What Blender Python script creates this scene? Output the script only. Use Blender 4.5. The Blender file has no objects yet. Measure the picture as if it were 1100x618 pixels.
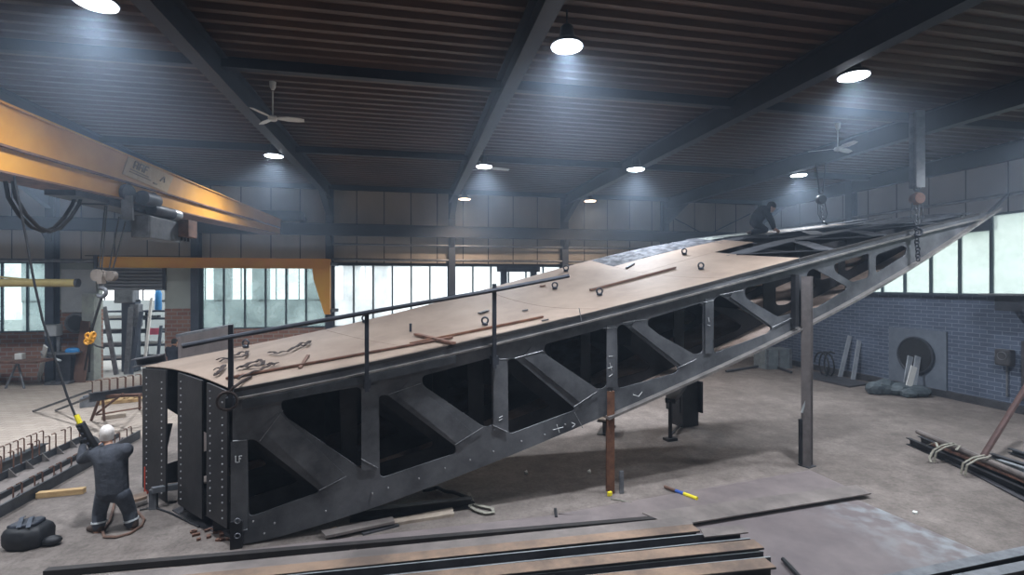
import bpy, bmesh, math, random
import numpy as np
from mathutils import Vector, Matrix, Quaternion
random.seed(7)
S = bpy.context.scene
COL = S.collection
# ------------------------------------------------------------------ camera and survey helpers
F = 537.0
TH = math.atan(109 / F)
CH = 3.9
s_, c_ = math.sin(TH), math.cos(TH)
def V(*a): return Vector(a)
def ray(u, v):
    a = (u - 550) / F; b = (305 - v) / F
    return V(a * c_ + s_, c_ - a * s_, b)
def fl(u, v, z=0.0):
    r = ray(u, v); t = (z - CH) / r.z
    return V(r.x * t, r.y * t, z)
def onY(u, v, Y):
    r = ray(u, v); t = Y / r.y
    return V(r.x * t, Y, CH + r.z * t)
def onX(u, v, X):
    r = ray(u, v); t = X / r.x
    return V(X, r.y * t, CH + r.z * t)
def atD(u, v, D):
    r = ray(u, v)
    return V(r.x * D, r.y * D, CH + r.z * D)
def LD(L, D, z): return V(L * c_ + D * s_, D * c_ - L * s_, z)
cam = bpy.data.cameras.new('camera')
camo = bpy.data.objects.new('camera', cam); COL.objects.link(camo)
camo.location = (0, 0, CH); camo.rotation_euler = (math.pi / 2, 0, -TH)
cam.sensor_width = 36; cam.lens = 36 * F / 1100; cam.shift_y = -4 / 1100
cam.clip_start = 0.05; cam.clip_end = 500
S.camera = camo
S.view_settings.view_transform = 'Standard'; S.view_settings.look = 'None'
S.view_settings.gamma = 1; S.view_settings.use_curve_mapping = False
S.view_settings.exposure = 0.0

# ------------------------------------------------------------------ materials
def lin(h):
    h = h.lstrip('#'); o = []
    for i in (0, 2, 4):
        x = int(h[i:i+2], 16) / 255
        o.append(x / 12.92 if x <= .04045 else ((x + .055) / 1.055) ** 2.4)
    return (*o, 1)
def mat(name, c1, c2=None, scale=3.0, rough=.6, metal=0.0, bump=0.0, bscale=None, detail=6, stretch=None, lo=.35, hi=.7, spec=.5):
    m = bpy.data.materials.new(name); m.use_nodes = True
    nt = m.node_tree; b = nt.nodes['Principled BSDF']
    b.inputs['Roughness'].default_value = rough; b.inputs['Metallic'].default_value = metal
    b.inputs['Specular IOR Level'].default_value = spec
    b.inputs['Base Color'].default_value = lin(c1)
    if c2 or bump:
        tc = nt.nodes.new('ShaderNodeTexCoord'); mp = nt.nodes.new('ShaderNodeMapping')
        if stretch: mp.inputs['Scale'].default_value = stretch
        nt.links.new(tc.outputs['Object'], mp.inputs['Vector'])
        n = nt.nodes.new('ShaderNodeTexNoise'); n.inputs['Scale'].default_value = scale; n.inputs['Detail'].default_value = detail
        n.inputs['Roughness'].default_value = .65
        nt.links.new(mp.outputs[0], n.inputs['Vector'])
        if c2:
            r = nt.nodes.new('ShaderNodeValToRGB')
            r.color_ramp.elements[0].position = lo; r.color_ramp.elements[0].color = lin(c1)
            r.color_ramp.elements[1].position = hi; r.color_ramp.elements[1].color = lin(c2)
            nt.links.new(n.outputs['Fac'], r.inputs['Fac']); nt.links.new(r.outputs[0], b.inputs['Base Color'])
        if bump:
            n2 = n
            if bscale:
                n2 = nt.nodes.new('ShaderNodeTexNoise'); n2.inputs['Scale'].default_value = bscale; n2.inputs['Detail'].default_value = 5
                nt.links.new(mp.outputs[0], n2.inputs['Vector'])
            bp = nt.nodes.new('ShaderNodeBump'); bp.inputs['Strength'].default_value = bump; bp.inputs['Distance'].default_value = .02
            nt.links.new(n2.outputs['Fac'], bp.inputs['Height']); nt.links.new(bp.outputs[0], b.inputs['Normal'])
    return m
def emis(name, col, st):
    m = bpy.data.materials.new(name); m.use_nodes = True; nt = m.node_tree
    b = nt.nodes['Principled BSDF']; b.inputs['Base Color'].default_value = lin('#808080')
    b.inputs['Emission Color'].default_value = lin(col); b.inputs['Emission Strength'].default_value = st
    return m
def brick(name, c1, c2, mortar, axis, bw=.25, rh=.085, ms=.012, rough=.85, bump=.5):
    m = bpy.data.materials.new(name); m.use_nodes = True; nt = m.node_tree; b = nt.nodes['Principled BSDF']
    b.inputs['Roughness'].default_value = rough
    tc = nt.nodes.new('ShaderNodeTexCoord'); sp = nt.nodes.new('ShaderNodeSeparateXYZ'); cb = nt.nodes.new('ShaderNodeCombineXYZ')
    nt.links.new(tc.outputs['Object'], sp.inputs[0])
    a = {'x': ('X', 'Z'), 'y': ('Y', 'Z'), 'f': ('X', 'Y')}[axis]
    nt.links.new(sp.outputs[a[0]], cb.inputs['X']); nt.links.new(sp.outputs[a[1]], cb.inputs['Y'])
    t = nt.nodes.new('ShaderNodeTexBrick'); t.inputs['Scale'].default_value = 1
    t.inputs['Brick Width'].default_value = bw; t.inputs['Row Height'].default_value = rh; t.inputs['Mortar Size'].default_value = ms
    t.inputs['Color1'].default_value = lin(c1); t.inputs['Color2'].default_value = lin(c2); t.inputs['Mortar'].default_value = lin(mortar)
    t.inputs['Bias'].default_value = 0.0; t.inputs['Mortar Smooth'].default_value = .2
    nt.links.new(cb.outputs[0], t.inputs['Vector'])
    n = nt.nodes.new('ShaderNodeTexNoise'); n.inputs['Scale'].default_value = 1.3; n.inputs['Detail'].default_value = 5
    nt.links.new(tc.outputs['Object'], n.inputs['Vector'])
    mx = nt.nodes.new('ShaderNodeMix'); mx.data_type = 'RGBA'; mx.blend_type = 'MULTIPLY'; mx.inputs[0].default_value = .5
    nt.links.new(t.outputs['Color'], mx.inputs[6]); nt.links.new(n.outputs['Fac'], mx.inputs[7])
    nt.links.new(mx.outputs[2], b.inputs['Base Color'])
    bp = nt.nodes.new('ShaderNodeBump'); bp.inputs['Strength'].default_value = bump; bp.inputs['Distance'].default_value = .01; bp.invert = True
    nt.links.new(t.outputs['Fac'], bp.inputs['Height']); nt.links.new(bp.outputs[0], b.inputs['Normal'])
    return m
def panel(name, c1, c2, axis, w=1.2):
    m = mat(name, c1, c2, scale=.9, rough=.75, stretch=(1, 1, .5))
    nt = m.node_tree; b = nt.nodes['Principled BSDF']
    tc = nt.nodes.new('ShaderNodeTexCoord'); sp = nt.nodes.new('ShaderNodeSeparateXYZ'); nt.links.new(tc.outputs['Object'], sp.inputs[0])
    d = nt.nodes.new('ShaderNodeMath'); d.operation = 'DIVIDE'; d.inputs[1].default_value = w; nt.links.new(sp.outputs[axis], d.inputs[0])
    fr = nt.nodes.new('ShaderNodeMath'); fr.operation = 'FRACT'; nt.links.new(d.outputs[0], fr.inputs[0])
    lt = nt.nodes.new('ShaderNodeMath'); lt.operation = 'LESS_THAN'; lt.inputs[1].default_value = .035; nt.links.new(fr.outputs[0], lt.inputs[0])
    mx = nt.nodes.new('ShaderNodeMix'); mx.data_type = 'RGBA'; mx.inputs[7].default_value = lin('#2d2f36')
    old = b.inputs['Base Color'].links[0].from_socket
    nt.links.new(lt.outputs[0], mx.inputs[0]); nt.links.new(old, mx.inputs[6]); nt.links.new(mx.outputs[2], b.inputs['Base Color'])
    return m
def glassm(name, col, fac, st=None):
    # frosted or dusty pane: part see-through, part translucent
    m = bpy.data.materials.new(name); m.use_nodes = True; nt = m.node_tree
    nt.nodes.remove(nt.nodes['Principled BSDF']); out = nt.nodes['Material Output']
    tr = nt.nodes.new('ShaderNodeBsdfTransparent'); tl = nt.nodes.new('ShaderNodeBsdfTranslucent'); gl = nt.nodes.new('ShaderNodeBsdfGlossy')
    gl.inputs['Roughness'].default_value = .15; tl.inputs['Color'].default_value = lin(col); tr.inputs['Color'].default_value = lin(col)
    a = nt.nodes.new('ShaderNodeMixShader'); b = nt.nodes.new('ShaderNodeMixShader')
    tc = nt.nodes.new('ShaderNodeTexCoord'); n = nt.nodes.new('ShaderNodeTexNoise'); n.inputs['Scale'].default_value = 1.2; n.inputs['Detail'].default_value = 6
    nt.links.new(tc.outputs['Object'], n.inputs['Vector'])
    mr = nt.nodes.new('ShaderNodeMapRange'); mr.inputs[1].default_value = .3; mr.inputs[2].default_value = .7
    mr.inputs[3].default_value = max(0, fac - .18); mr.inputs[4].default_value = min(1, fac + .18)
    nt.links.new(n.outputs['Fac'], mr.inputs[0]); nt.links.new(mr.outputs[0], a.inputs[0])
    nt.links.new(tr.outputs[0], a.inputs[1]); nt.links.new(tl.outputs[0], a.inputs[2])
    b.inputs[0].default_value = .05
    nt.links.new(a.outputs[0], b.inputs[1]); nt.links.new(gl.outputs[0], b.inputs[2]); nt.links.new(b.outputs[0], out.inputs['Surface'])
    return m
M = {}
M['steel'] = mat('steel', '#2b2d32', '#4e5156', scale=2.2, rough=.48, metal=.35, bump=.15, bscale=12)
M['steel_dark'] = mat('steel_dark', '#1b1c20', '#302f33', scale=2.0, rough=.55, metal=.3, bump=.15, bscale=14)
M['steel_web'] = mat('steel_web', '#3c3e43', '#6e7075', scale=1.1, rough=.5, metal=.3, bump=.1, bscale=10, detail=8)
M['steel_edge'] = mat('steel_edge', '#6d6a6a', '#97918d', scale=4, rough=.4, metal=.5)
M['weld'] = mat('weld', '#6d6f73', '#96989c', scale=20, rough=.5, metal=.4)
M['bolt'] = mat('bolt', '#a5a5a8', rough=.4, metal=.5)
M['deck'] = mat('deck', '#78675b', '#928173', scale=.9, rough=.7, detail=9, bump=.05, bscale=20)
M['deck_grey'] = mat('deck_grey', '#33353b', '#686b72', scale=5, rough=.85, lo=.42, hi=.62, spec=.2)
M['steel_dull'] = mat('steel_dull', '#36383d', '#55575d', scale=1.5, rough=.85, spec=.2)
M['boardgrey'] = mat('grey_board', '#868d96', '#a3aab2', scale=3, rough=.7)
M['darkred'] = mat('dark_red_pipe', '#3d2b29', '#523a36', scale=6, rough=.8)
M['bottom'] = mat('bottom_plate', '#7d6a60', '#a3938b', scale=2, rough=.6, metal=.2)
M['blockm'] = mat('hook_block_grey', '#6f6660', '#8c827a', scale=8, rough=.6)
M['postm'] = mat('post_steel', '#4d4847', '#666060', scale=4, rough=.6)
M['rust'] = mat('rust', '#553729', '#7d5640', scale=5, rough=.85, bump=.3)
M['rust_dark'] = mat('rust_dark', '#4a342b', '#7d594a', scale=5, rough=.85, bump=.3)
M['mill'] = mat('mill_steel', '#66605e', '#8d8480', scale=1.6, rough=.5, metal=.25, stretch=(1, 1, 1), detail=9)
M['mill_dark'] = mat('mill_steel_dark', '#3a3a3e', '#55555a', scale=2.5, rough=.5, metal=.3)
M['rustflat'] = mat('rusty_flat', '#5d4f46', '#8b7462', scale=1.6, rough=.75, detail=9, lo=.38, hi=.62)
M['blackedge'] = mat('black_edge', '#1d1b1c', '#2f2b2a', scale=4, rough=.7)
M['navy'] = mat('painted_beam', '#1c202b', '#292e3a', scale=2, rough=.55)
M['navylight'] = mat('painted_column', '#303846', '#424b5a', scale=2, rough=.55)
M['roof'] = mat('roof_sheet', '#46362f', '#584339', scale=.6, rough=.5, metal=.15)
M['yellow'] = mat('crane_yellow', '#b27b2b', '#c48d3c', scale=1.2, rough=.5)
M['orange'] = mat('jib_orange', '#c07c38', '#c99a35', scale=.35, rough=.55)
M['yellowish'] = mat('tube_ochre', '#9a8a55', '#b3a268', scale=2, rough=.6)
M['signm'] = mat('sign_plate', '#a98a5a', '#b59a70', scale=8, rough=.6)
M['ink'] = mat('ink', '#7b6a50', rough=.7)
M['black'] = mat('black_rubber', '#17181c', '#24262b', scale=8, rough=.6)
M['darkmetal'] = mat('dark_metal', '#2a2d35', '#40444d', scale=5, rough=.5, metal=.3)
M['greymetal'] = mat('grey_metal', '#5a5d63', '#7c7f84', scale=5, rough=.5, metal=.3)
M['alu'] = mat('aluminium', '#a5abb0', '#c0c6ca', scale=5, rough=.35, metal=.6)
M['concrete_p'] = mat('pillar_concrete', '#7e8280', '#98a09a', scale=3, rough=.85, bump=.2)
M['white'] = mat('white_enamel', '#d8d9d6', rough=.4)
M['wood'] = mat('timber', '#9c7f56', '#c2a377', scale=3, rough=.8, stretch=(1, 6, 6))
M['woodgrey'] = mat('weathered_timber', '#8d8074', '#b3a698', scale=3, rough=.8)
M['ply'] = mat('brown_plank', '#5a4239', '#73574a', scale=3, rough=.8)
M['cord'] = mat('strap_brown', '#221a1b', '#3c2f2b', scale=14, rough=.9)
M['strap'] = mat('strap_pale', '#77756b', '#98958a', scale=14, rough=.9)
M['jacket'] = mat('jacket', '#34373f', '#454952', scale=9, rough=.9, bump=.5, bscale=14)
M['trouser'] = mat('trousers', '#3d424b', '#50555f', scale=9, rough=.9, bump=.5, bscale=16)
M['navycloth'] = mat('navy_cloth', '#12161f', '#1d2330', scale=9, rough=.9)
M['skin'] = mat('skin', '#b98a72', '#c79a82', scale=8, rough=.6)
M['glove'] = mat('glove', '#2b2c30', rough=.8)
M['hair'] = mat('hair', '#0d0b0a', '#171310', scale=20, rough=.8)
M['capm'] = mat('cap_cloth', '#cfc7c2', '#e6e1dd', scale=16, rough=.85, bump=.4)
M['reflect'] = mat('reflective', '#c3c8cc', rough=.35)
M['boot'] = mat('boot', '#3c302b', '#4f4038', scale=8, rough=.75)
M['blue'] = mat('blue_paint', '#2377b8', '#2f8bcc', scale=3, rough=.45)
M['pink'] = mat('pink_sign', '#d8607c', rough=.6)
M['yel2'] = mat('bright_yellow', '#e0cf2c', rough=.5)
M['bluem'] = mat('blue_tape', '#2b55a8', rough=.5)
M['redm'] = mat('red_paint', '#b04432', rough=.5)
M['tarp'] = mat('tarp', '#343c42', '#59646a', scale=6, rough=.7, bump=.5)
M['box_grey'] = mat('cabinet_grey', '#8e9296', '#a2a6a9', scale=2, rough=.6)
M['shutter'] = mat('shutter', '#777b82', '#8b8f95', scale=1, rough=.5, metal=.2)
M['wp'] = panel('wall_panel', '#a39b92', '#b8aea4', 'X')
M['wpy'] = panel('wall_panel_gable', '#93949a', '#a5a6a9', 'Y')
M['lightpanel'] = mat('light_panel', '#98a09c', '#a8b0ab', scale=1, rough=.7)
M['brick_red'] = brick('brick_red', '#94675a', '#a97f6c', '#a39a94', 'x', bw=.42, rh=.17, ms=.02)
M['brick_blue'] = brick('brick_blue', '#566177', '#616d84', '#8490a0', 'y', bw=.42, rh=.135, ms=.012)
M['frame'] = mat('window_frame', '#3a4a52', '#465862', scale=3, rough=.5)
M['frame_d'] = mat('window_frame_dark', '#2c333c', rough=.5)
M['glass_w'] = glassm('frosted_glass', '#f4f8fa', .55)
M['glass_c'] = glassm('dusty_glass', '#d8e4e4', .22)
M['glass_r'] = glassm('frosted_glass_gable', '#dde3e2', .5)
M['ductframe'] = mat('duct_frame', '#5c6572', '#6a7380', scale=3, rough=.7)
M['lens'] = emis('lamp_lens', '#eef4ff', 40)
M['lens_warm'] = emis('lamp_lens_warm', '#ffdcc0', 14)
M['hedge'] = mat('hillside', '#a3b3a8', '#eef2ef', scale=.6, rough=.9)
M['annex'] = mat('annex_wall', '#9aa3a6', '#adb6b8', scale=.5, rough=.8)
M['asphalt'] = mat('yard_ground', '#8f8f8c', '#a5a5a2', scale=.7, rough=.9)
M['chalk'] = mat('chalk', '#c7c9cb', rough=.8)
M['hose'] = mat('hose_rust', '#5f4a40', '#75594c', scale=8, rough=.7)
M['plate'] = mat('floor_plate', '#6b6364', '#857b7a', scale=1.4, rough=.5, metal=.2, detail=9)

M['orange_b'] = mat('clutch_orange', '#d8922a', '#e5a83f', scale=8, rough=.5)
M['tarp_d'] = mat('bag_flap', '#1d2028', '#343a47', scale=12, rough=.6)
M['strap_d'] = mat('bag_strap', '#2f3540', '#454c58', scale=12, rough=.7)
M['lip'] = mat('lip', '#8a5a50', rough=.6)
M['box_d'] = mat('crate_grey', '#5f676c', '#7a8286', scale=3, rough=.7)

def plate_mat():
    m = mat('floor_plate_worn', '#655d5f', '#7c7373', scale=1.2, rough=.5, metal=.2, detail=9)
    nt = m.node_tree; b = nt.nodes['Principled BSDF']
    tc = nt.nodes.new('ShaderNodeTexCoord'); sp = nt.nodes.new('ShaderNodeSeparateXYZ'); nt.links.new(tc.outputs['Object'], sp.inputs[0])
    n = nt.nodes.new('ShaderNodeTexNoise'); n.inputs['Scale'].default_value = 3; n.inputs['Detail'].default_value = 7; nt.links.new(tc.outputs['Object'], n.inputs['Vector'])
    # pale scuffed strip along the outer edge (local +X side)
    mr = nt.nodes.new('ShaderNodeMapRange'); mr.inputs[1].default_value = .5; mr.inputs[2].default_value = 1.9; nt.links.new(sp.outputs['X'], mr.inputs[0])
    mu = nt.nodes.new('ShaderNodeMath'); mu.operation = 'MULTIPLY'; nt.links.new(mr.outputs[0], mu.inputs[0])
    r2 = nt.nodes.new('ShaderNodeMapRange'); r2.inputs[1].default_value = .45; r2.inputs[2].default_value = .62; nt.links.new(n.outputs['Fac'], r2.inputs[0])
    nt.links.new(r2.outputs[0], mu.inputs[1])
    mx = nt.nodes.new('ShaderNodeMix'); mx.data_type = 'RGBA'; mx.inputs[7].default_value = lin('#8b8f93')
    old = b.inputs['Base Color'].links[0].from_socket
    nt.links.new(mu.outputs[0], mx.inputs[0]); nt.links.new(old, mx.inputs[6]); nt.links.new(mx.outputs[2], b.inputs['Base Color'])
    return m
M['plate_worn'] = plate_mat()

def floor_mat():
    m = mat('floor_concrete', '#68605b', '#867d78', scale=.55, rough=.8, detail=10, bump=.08, bscale=9)
    nt = m.node_tree; b = nt.nodes['Principled BSDF']
    tc = nt.nodes.new('ShaderNodeTexCoord'); sp = nt.nodes.new('ShaderNodeSeparateXYZ'); nt.links.new(tc.outputs['Object'], sp.inputs[0])
    old = b.inputs['Base Color'].links[0].from_socket
    # fine grime
    n = nt.nodes.new('ShaderNodeTexNoise'); n.inputs['Scale'].default_value = 2.4; n.inputs['Detail'].default_value = 10; n.inputs['Roughness'].default_value = .7
    nt.links.new(tc.outputs['Object'], n.inputs['Vector'])
    rp = nt.nodes.new('ShaderNodeValToRGB'); rp.color_ramp.elements[0].position = .3; rp.color_ramp.elements[0].color = (.45, .43, .42, 1); rp.color_ramp.elements[1].position = .62; rp.color_ramp.elements[1].color = (1, 1, 1, 1)
    nt.links.new(n.outputs['Fac'], rp.inputs['Fac'])
    mg = nt.nodes.new('ShaderNodeMix'); mg.data_type = 'RGBA'; mg.blend_type = 'MULTIPLY'; mg.inputs[0].default_value = .8
    nt.links.new(old, mg.inputs[6]); nt.links.new(rp.outputs[0], mg.inputs[7])
    n3 = nt.nodes.new('ShaderNodeTexNoise'); n3.inputs['Scale'].default_value = 14; n3.inputs['Detail'].default_value = 8; n3.inputs['Roughness'].default_value = .75; n3.inputs['Distortion'].default_value = .6
    nt.links.new(tc.outputs['Object'], n3.inputs['Vector'])
    rp3 = nt.nodes.new('ShaderNodeValToRGB'); rp3.color_ramp.elements[0].position = .36; rp3.color_ramp.elements[0].color = (.6, .58, .57, 1); rp3.color_ramp.elements[1].position = .56; rp3.color_ramp.elements[1].color = (1.08, 1.08, 1.08, 1)
    nt.links.new(n3.outputs['Fac'], rp3.inputs['Fac'])
    mg3 = nt.nodes.new('ShaderNodeMix'); mg3.data_type = 'RGBA'; mg3.blend_type = 'MULTIPLY'; mg3.inputs[0].default_value = .75
    nt.links.new(mg.outputs[2], mg3.inputs[6]); nt.links.new(rp3.outputs[0], mg3.inputs[7]); mg = mg3
    # block paving at the far left
    mp = nt.nodes.new('ShaderNodeMapping'); mp.inputs['Rotation'].default_value = (0, 0, .12); nt.links.new(tc.outputs['Object'], mp.inputs['Vector'])
    t = nt.nodes.new('ShaderNodeTexBrick'); t.inputs['Scale'].default_value = 1; t.inputs['Brick Width'].default_value = .42; t.inputs['Row Height'].default_value = .21
    t.inputs['Mortar Size'].default_value = .012
    t.inputs['Color1'].default_value = lin('#978b80'); t.inputs['Color2'].default_value = lin('#a4988d'); t.inputs['Mortar'].default_value = lin('#7c7169')
    nt.links.new(mp.outputs[0], t.inputs['Vector'])
    ad = nt.nodes.new('ShaderNodeMath'); ad.operation = 'MULTIPLY_ADD'; ad.inputs[1].default_value = .9; nt.links.new(sp.outputs['X'], ad.inputs[0])
    ng = nt.nodes.new('ShaderNodeMath'); ng.operation = 'MULTIPLY'; ng.inputs[1].default_value = -.45; nt.links.new(sp.outputs['Y'], ng.inputs[0])
    nt.links.new(ng.outputs[0], ad.inputs[2])
    mr = nt.nodes.new('ShaderNodeMapRange'); mr.inputs[1].default_value = -12.3; mr.inputs[2].default_value = -12.9; nt.links.new(ad.outputs[0], mr.inputs[0])
    mx = nt.nodes.new('ShaderNodeMix'); mx.data_type = 'RGBA'
    nt.links.new(mr.outputs[0], mx.inputs[0]); nt.links.new(mg.outputs[2], mx.inputs[6]); nt.links.new(t.outputs['Color'], mx.inputs[7])
    nt.links.new(mx.outputs[2], b.inputs['Base Color'])
    return m
M['floor'] = floor_mat()

# ------------------------------------------------------------------ mesh builder
def frame(d, up=(0, 0, 1)):
    d = Vector(d).normalized(); up = Vector(up)
    sd = d.cross(up)
    if sd.length < 1e-4: sd = d.cross(Vector((0, 1, 0)))
    sd.normalize(); u = sd.cross(d).normalized()
    return d, sd, u
class MB:
    def __init__(self): self.b = bmesh.new()
    def ring_loft(self, rings, caps=True, closed=False):
        b = self.b; vs = [[b.verts.new(p) for p in r] for r in rings]
        n = len(vs[0]); m = len(vs)
        for i in range(m if closed else m - 1):
            a, c = vs[i], vs[(i + 1) % m]
            for k in range(n):
                try: b.faces.new((a[k], a[(k+1) % n], c[(k+1) % n], c[k]))
                except ValueError: pass
        if caps and not closed:
            try: b.faces.new(vs[0][::-1]); b.faces.new(vs[-1])
            except ValueError: pass
        return self
    def prof(self, p0, p1, poly, up=(0, 0, 1)):
        p0, p1 = Vector(p0), Vector(p1); d, sd, u = frame(p1 - p0, up)
        return self.ring_loft([[p + sd * x + u * y for x, y in poly] for p in (p0, p1)])
    def bar(self, p0, p1, w, h, up=(0, 0, 1)):
        return self.prof(p0, p1, [(-w/2, -h/2), (w/2, -h/2), (w/2, h/2), (-w/2, h/2)], up)
    def ibeam(self, p0, p1, h, w, tf=.02, tw=.015, up=(0, 0, 1)):
        a, t = w / 2, tw / 2; H = h / 2
        return self.prof(p0, p1, [(-a, -H), (a, -H), (a, -H+tf), (t, -H+tf), (t, H-tf), (a, H-tf), (a, H), (-a, H), (-a, H-tf), (-t, H-tf), (-t, -H+tf), (-a, -H+tf)], up)
    def channel(self, p0, p1, h, w, t=.015, up=(0, 0, 1)):
        H = h / 2
        return self.prof(p0, p1, [(0, -H), (w, -H), (w, -H+t), (t, -H+t), (t, H-t), (w, H-t), (w, H), (0, H)], up)
    def angle(self, p0, p1, h, w, t=.012, up=(0, 0, 1)):
        return self.prof(p0, p1, [(0, 0), (w, 0), (w, t), (t, t), (t, h), (0, h)], up)
    def box(self, c, s, rz=0):
        c = Vector(c); R = Matrix.Rotation(rz, 3, 'Z')
        rr = []
        for z in (-.5, .5):
            rr.append([c + R @ Vector((x*s[0], y*s[1], z*s[2])) for x, y in ((-.5,-.5),(.5,-.5),(.5,.5),(-.5,.5))])
        return self.ring_loft(rr)
    def tube(self, pts, r, seg=8, closed=False):
        pts = [Vector(p) for p in pts]; n = len(pts); rs = r if isinstance(r, (list, tuple)) else [r] * n
        rings = []; up = None
        for i, p in enumerate(pts):
            if closed: t = pts[(i+1) % n] - pts[i-1]
            else: t = pts[min(i+1, n-1)] - pts[max(i-1, 0)]
            t.normalize()
            if up is None:
                up = t.orthogonal().normalized()
            else:
                up = (up - t * up.dot(t))
                up = up.normalized() if up.length > 1e-5 else t.orthogonal().normalized()
            sd = t.cross(up)
            rings.append([p + (up * math.cos(2*math.pi*k/seg) + sd * math.sin(2*math.pi*k/seg)) * rs[i] for k in range(seg)])
        return self.ring_loft(rings, closed=closed)
    def lathe(self, p, prof, axis=(0, 0, 1), seg=20):
        p = Vector(p); d, sd, u = frame(axis)
        rings = [[p + d*h + (sd*math.cos(2*math.pi*k/seg) + u*math.sin(2*math.pi*k/seg)) * max(r, 1e-4) for k in range(seg)] for r, h in prof]
        return self.ring_loft(rings)
    def prism(self, poly, vec):
        vec = Vector(vec); poly = [Vector(p) for p in poly]
        return self.ring_loft([poly, [p + vec for p in poly]])
    def ball(self, c, r, sc=(1, 1, 1), sub=2):
        res = bmesh.ops.create_icosphere(self.b, subdivisions=sub, radius=r)
        for v in res['verts']: v.co = Vector((v.co.x*sc[0], v.co.y*sc[1], v.co.z*sc[2])) + Vector(c)
        return self
    def ribbon(self, pts, w, t=.006, side=None):
        rings = []; pts = [Vector(p) for p in pts]; n = len(pts)
        for i, p in enumerate(pts):
            d = (pts[min(i+1, n-1)] - pts[max(i-1, 0)]).normalized()
            sd = Vector(side) if side else d.cross(Vector((0, 0, 1)))
            sd = sd.normalized() * w / 2; u = sd.cross(d).normalized() * t
            rings.append([p - sd, p + sd, p + sd + u, p - sd + u])
        return self.ring_loft(rings)
    def torus(self, c, R, r, normal, seg=16, ms=6, a0=0, a1=2*math.pi):
        c = Vector(c); d, sd, u = frame(normal); full = abs(a1 - a0 - 2*math.pi) < 1e-3
        k = seg if full else seg + 1
        return self.tube([c + (sd*math.cos(a0+(a1-a0)*i/seg) + u*math.sin(a0+(a1-a0)*i/seg))*R for i in range(k)], r, ms, closed=full)
    def build(self, name, m, parent=None, world=True, smooth=None, bevel=0, loc=None):
        b = self.b
        if loc is not None and parent is None:
            for v in b.verts: v.co -= Vector(loc)
        if parent is not None and world:
            inv = parent.get('_inv')
            mw = Matrix.LocRotScale(parent.location, parent.rotation_euler, None)
            pp = parent.parent
            if pp is not None: mw = Matrix.LocRotScale(pp.location, pp.rotation_euler, None) @ mw
            b.transform(mw.inverted())
        bmesh.ops.recalc_face_normals(b, faces=b.faces[:])
        me = bpy.data.meshes.new(name); b.to_mesh(me); b.free()
        o = bpy.data.objects.new(name, me); COL.objects.link(o)
        me.materials.append(m if not isinstance(m, str) else M[m])
        if parent is not None: o.parent = parent
        if loc is not None and parent is None: o.location = loc
        if smooth:
            for p in me.polygons: p.use_smooth = True
            me.set_sharp_from_angle(angle=math.radians(smooth if smooth is not True else 40))
        if bevel:
            md = o.modifiers.new('bevel', 'BEVEL'); md.width = bevel; md.segments = 2; md.limit_method = 'ANGLE'
        return o
def tag(o, label=None, cat=None, group=None, kind=None):
    if label: o['label'] = label
    if cat: o['category'] = cat
    if group: o['group'] = group
    if kind: o['kind'] = kind
    return o
def thing(name, label, cat, loc=(0, 0, 0), rz=0, group=None):
    o = bpy.data.objects.new(name, None); COL.objects.link(o); o.location = loc; o.rotation_euler = (0, 0, rz)
    o.empty_display_size = .2
    return tag(o, label, cat, group)
def copy_tree(o, parent=None):
    c = o.copy(); COL.objects.link(c)
    if parent: c.parent = parent
    for ch in list(o.children): copy_tree(ch, c)
    return c
def struct(o): o['kind'] = 'structure'; return o
def single(mb, name, m, label, cat, group=None, loc=(0, 0, 0), **k):
    return tag(mb.build(name, m, loc=loc, **k), label, cat, group)

# ------------------------------------------------------------------ building shell
XL, XR, YB, YF, ZR = -19.4, 18.0, 23.5, -5.0, 8.2
struct(MB().box(((XL+XR)/2, (YB+YF)/2, -.1), (XR-XL+.6, YB-YF+.6, .2)).build('floor', 'floor'))
mb = MB(); per = .34; ys = []; y = YF
while y < YB:
    ys += [(y, 0), (y+.10, 0), (y+.14, .09), (y+.30, .09)]; y += per
top = [(yy, zz + .1) for yy, zz in ys]
rings = []
for X in (XL, XR):
    rings.append([V(X, yy, ZR+zz) for yy, zz in ys] + [V(X, ys[-1][0], ZR+.3), V(X, ys[0][0], ZR+.3)])
mb.ring_loft(rings); struct(mb.build('ceiling', 'roof'))
COLX = [-14.07, -8.85, -3.51, 1.88, 7.33, 12.63]
for i, X in enumerate(COLX + [17.85]):
    zb = 7.65
    o = MB()
    o.ibeam((X, YF+.05, (zb+ZR-.02)/2), (X, YB-.35, (zb+ZR-.02)/2), ZR-.02-zb, .26, .025, .02)
    # haunch at the knee
    o.prism([(X-.012, YB-.4, zb), (X-.012, YB-2.2, zb), (X-.012, YB-.4, zb-.75)], (.024, 0, 0))
    o.bar((X, YB-2.2, zb), (X, YB-.4, zb-.75), .24, .025)
    struct(o.build('roof_beam', 'navy'))
    if i < 6:
        c = MB(); c.ibeam((X, YB-.2, 0), (X, YB-.2, ZR-.02), .38, .3, .025, .018, up=(0, 1, 0))
        struct(c.build('wall_column', 'navylight'))
for Y in (4.2, 10.4, 16.65, 22.9):
    struct(MB().bar((XL, Y, ZR-.1), (XR, Y, ZR-.1), .16, .2).build('roof_purlin', 'navy'))
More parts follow.
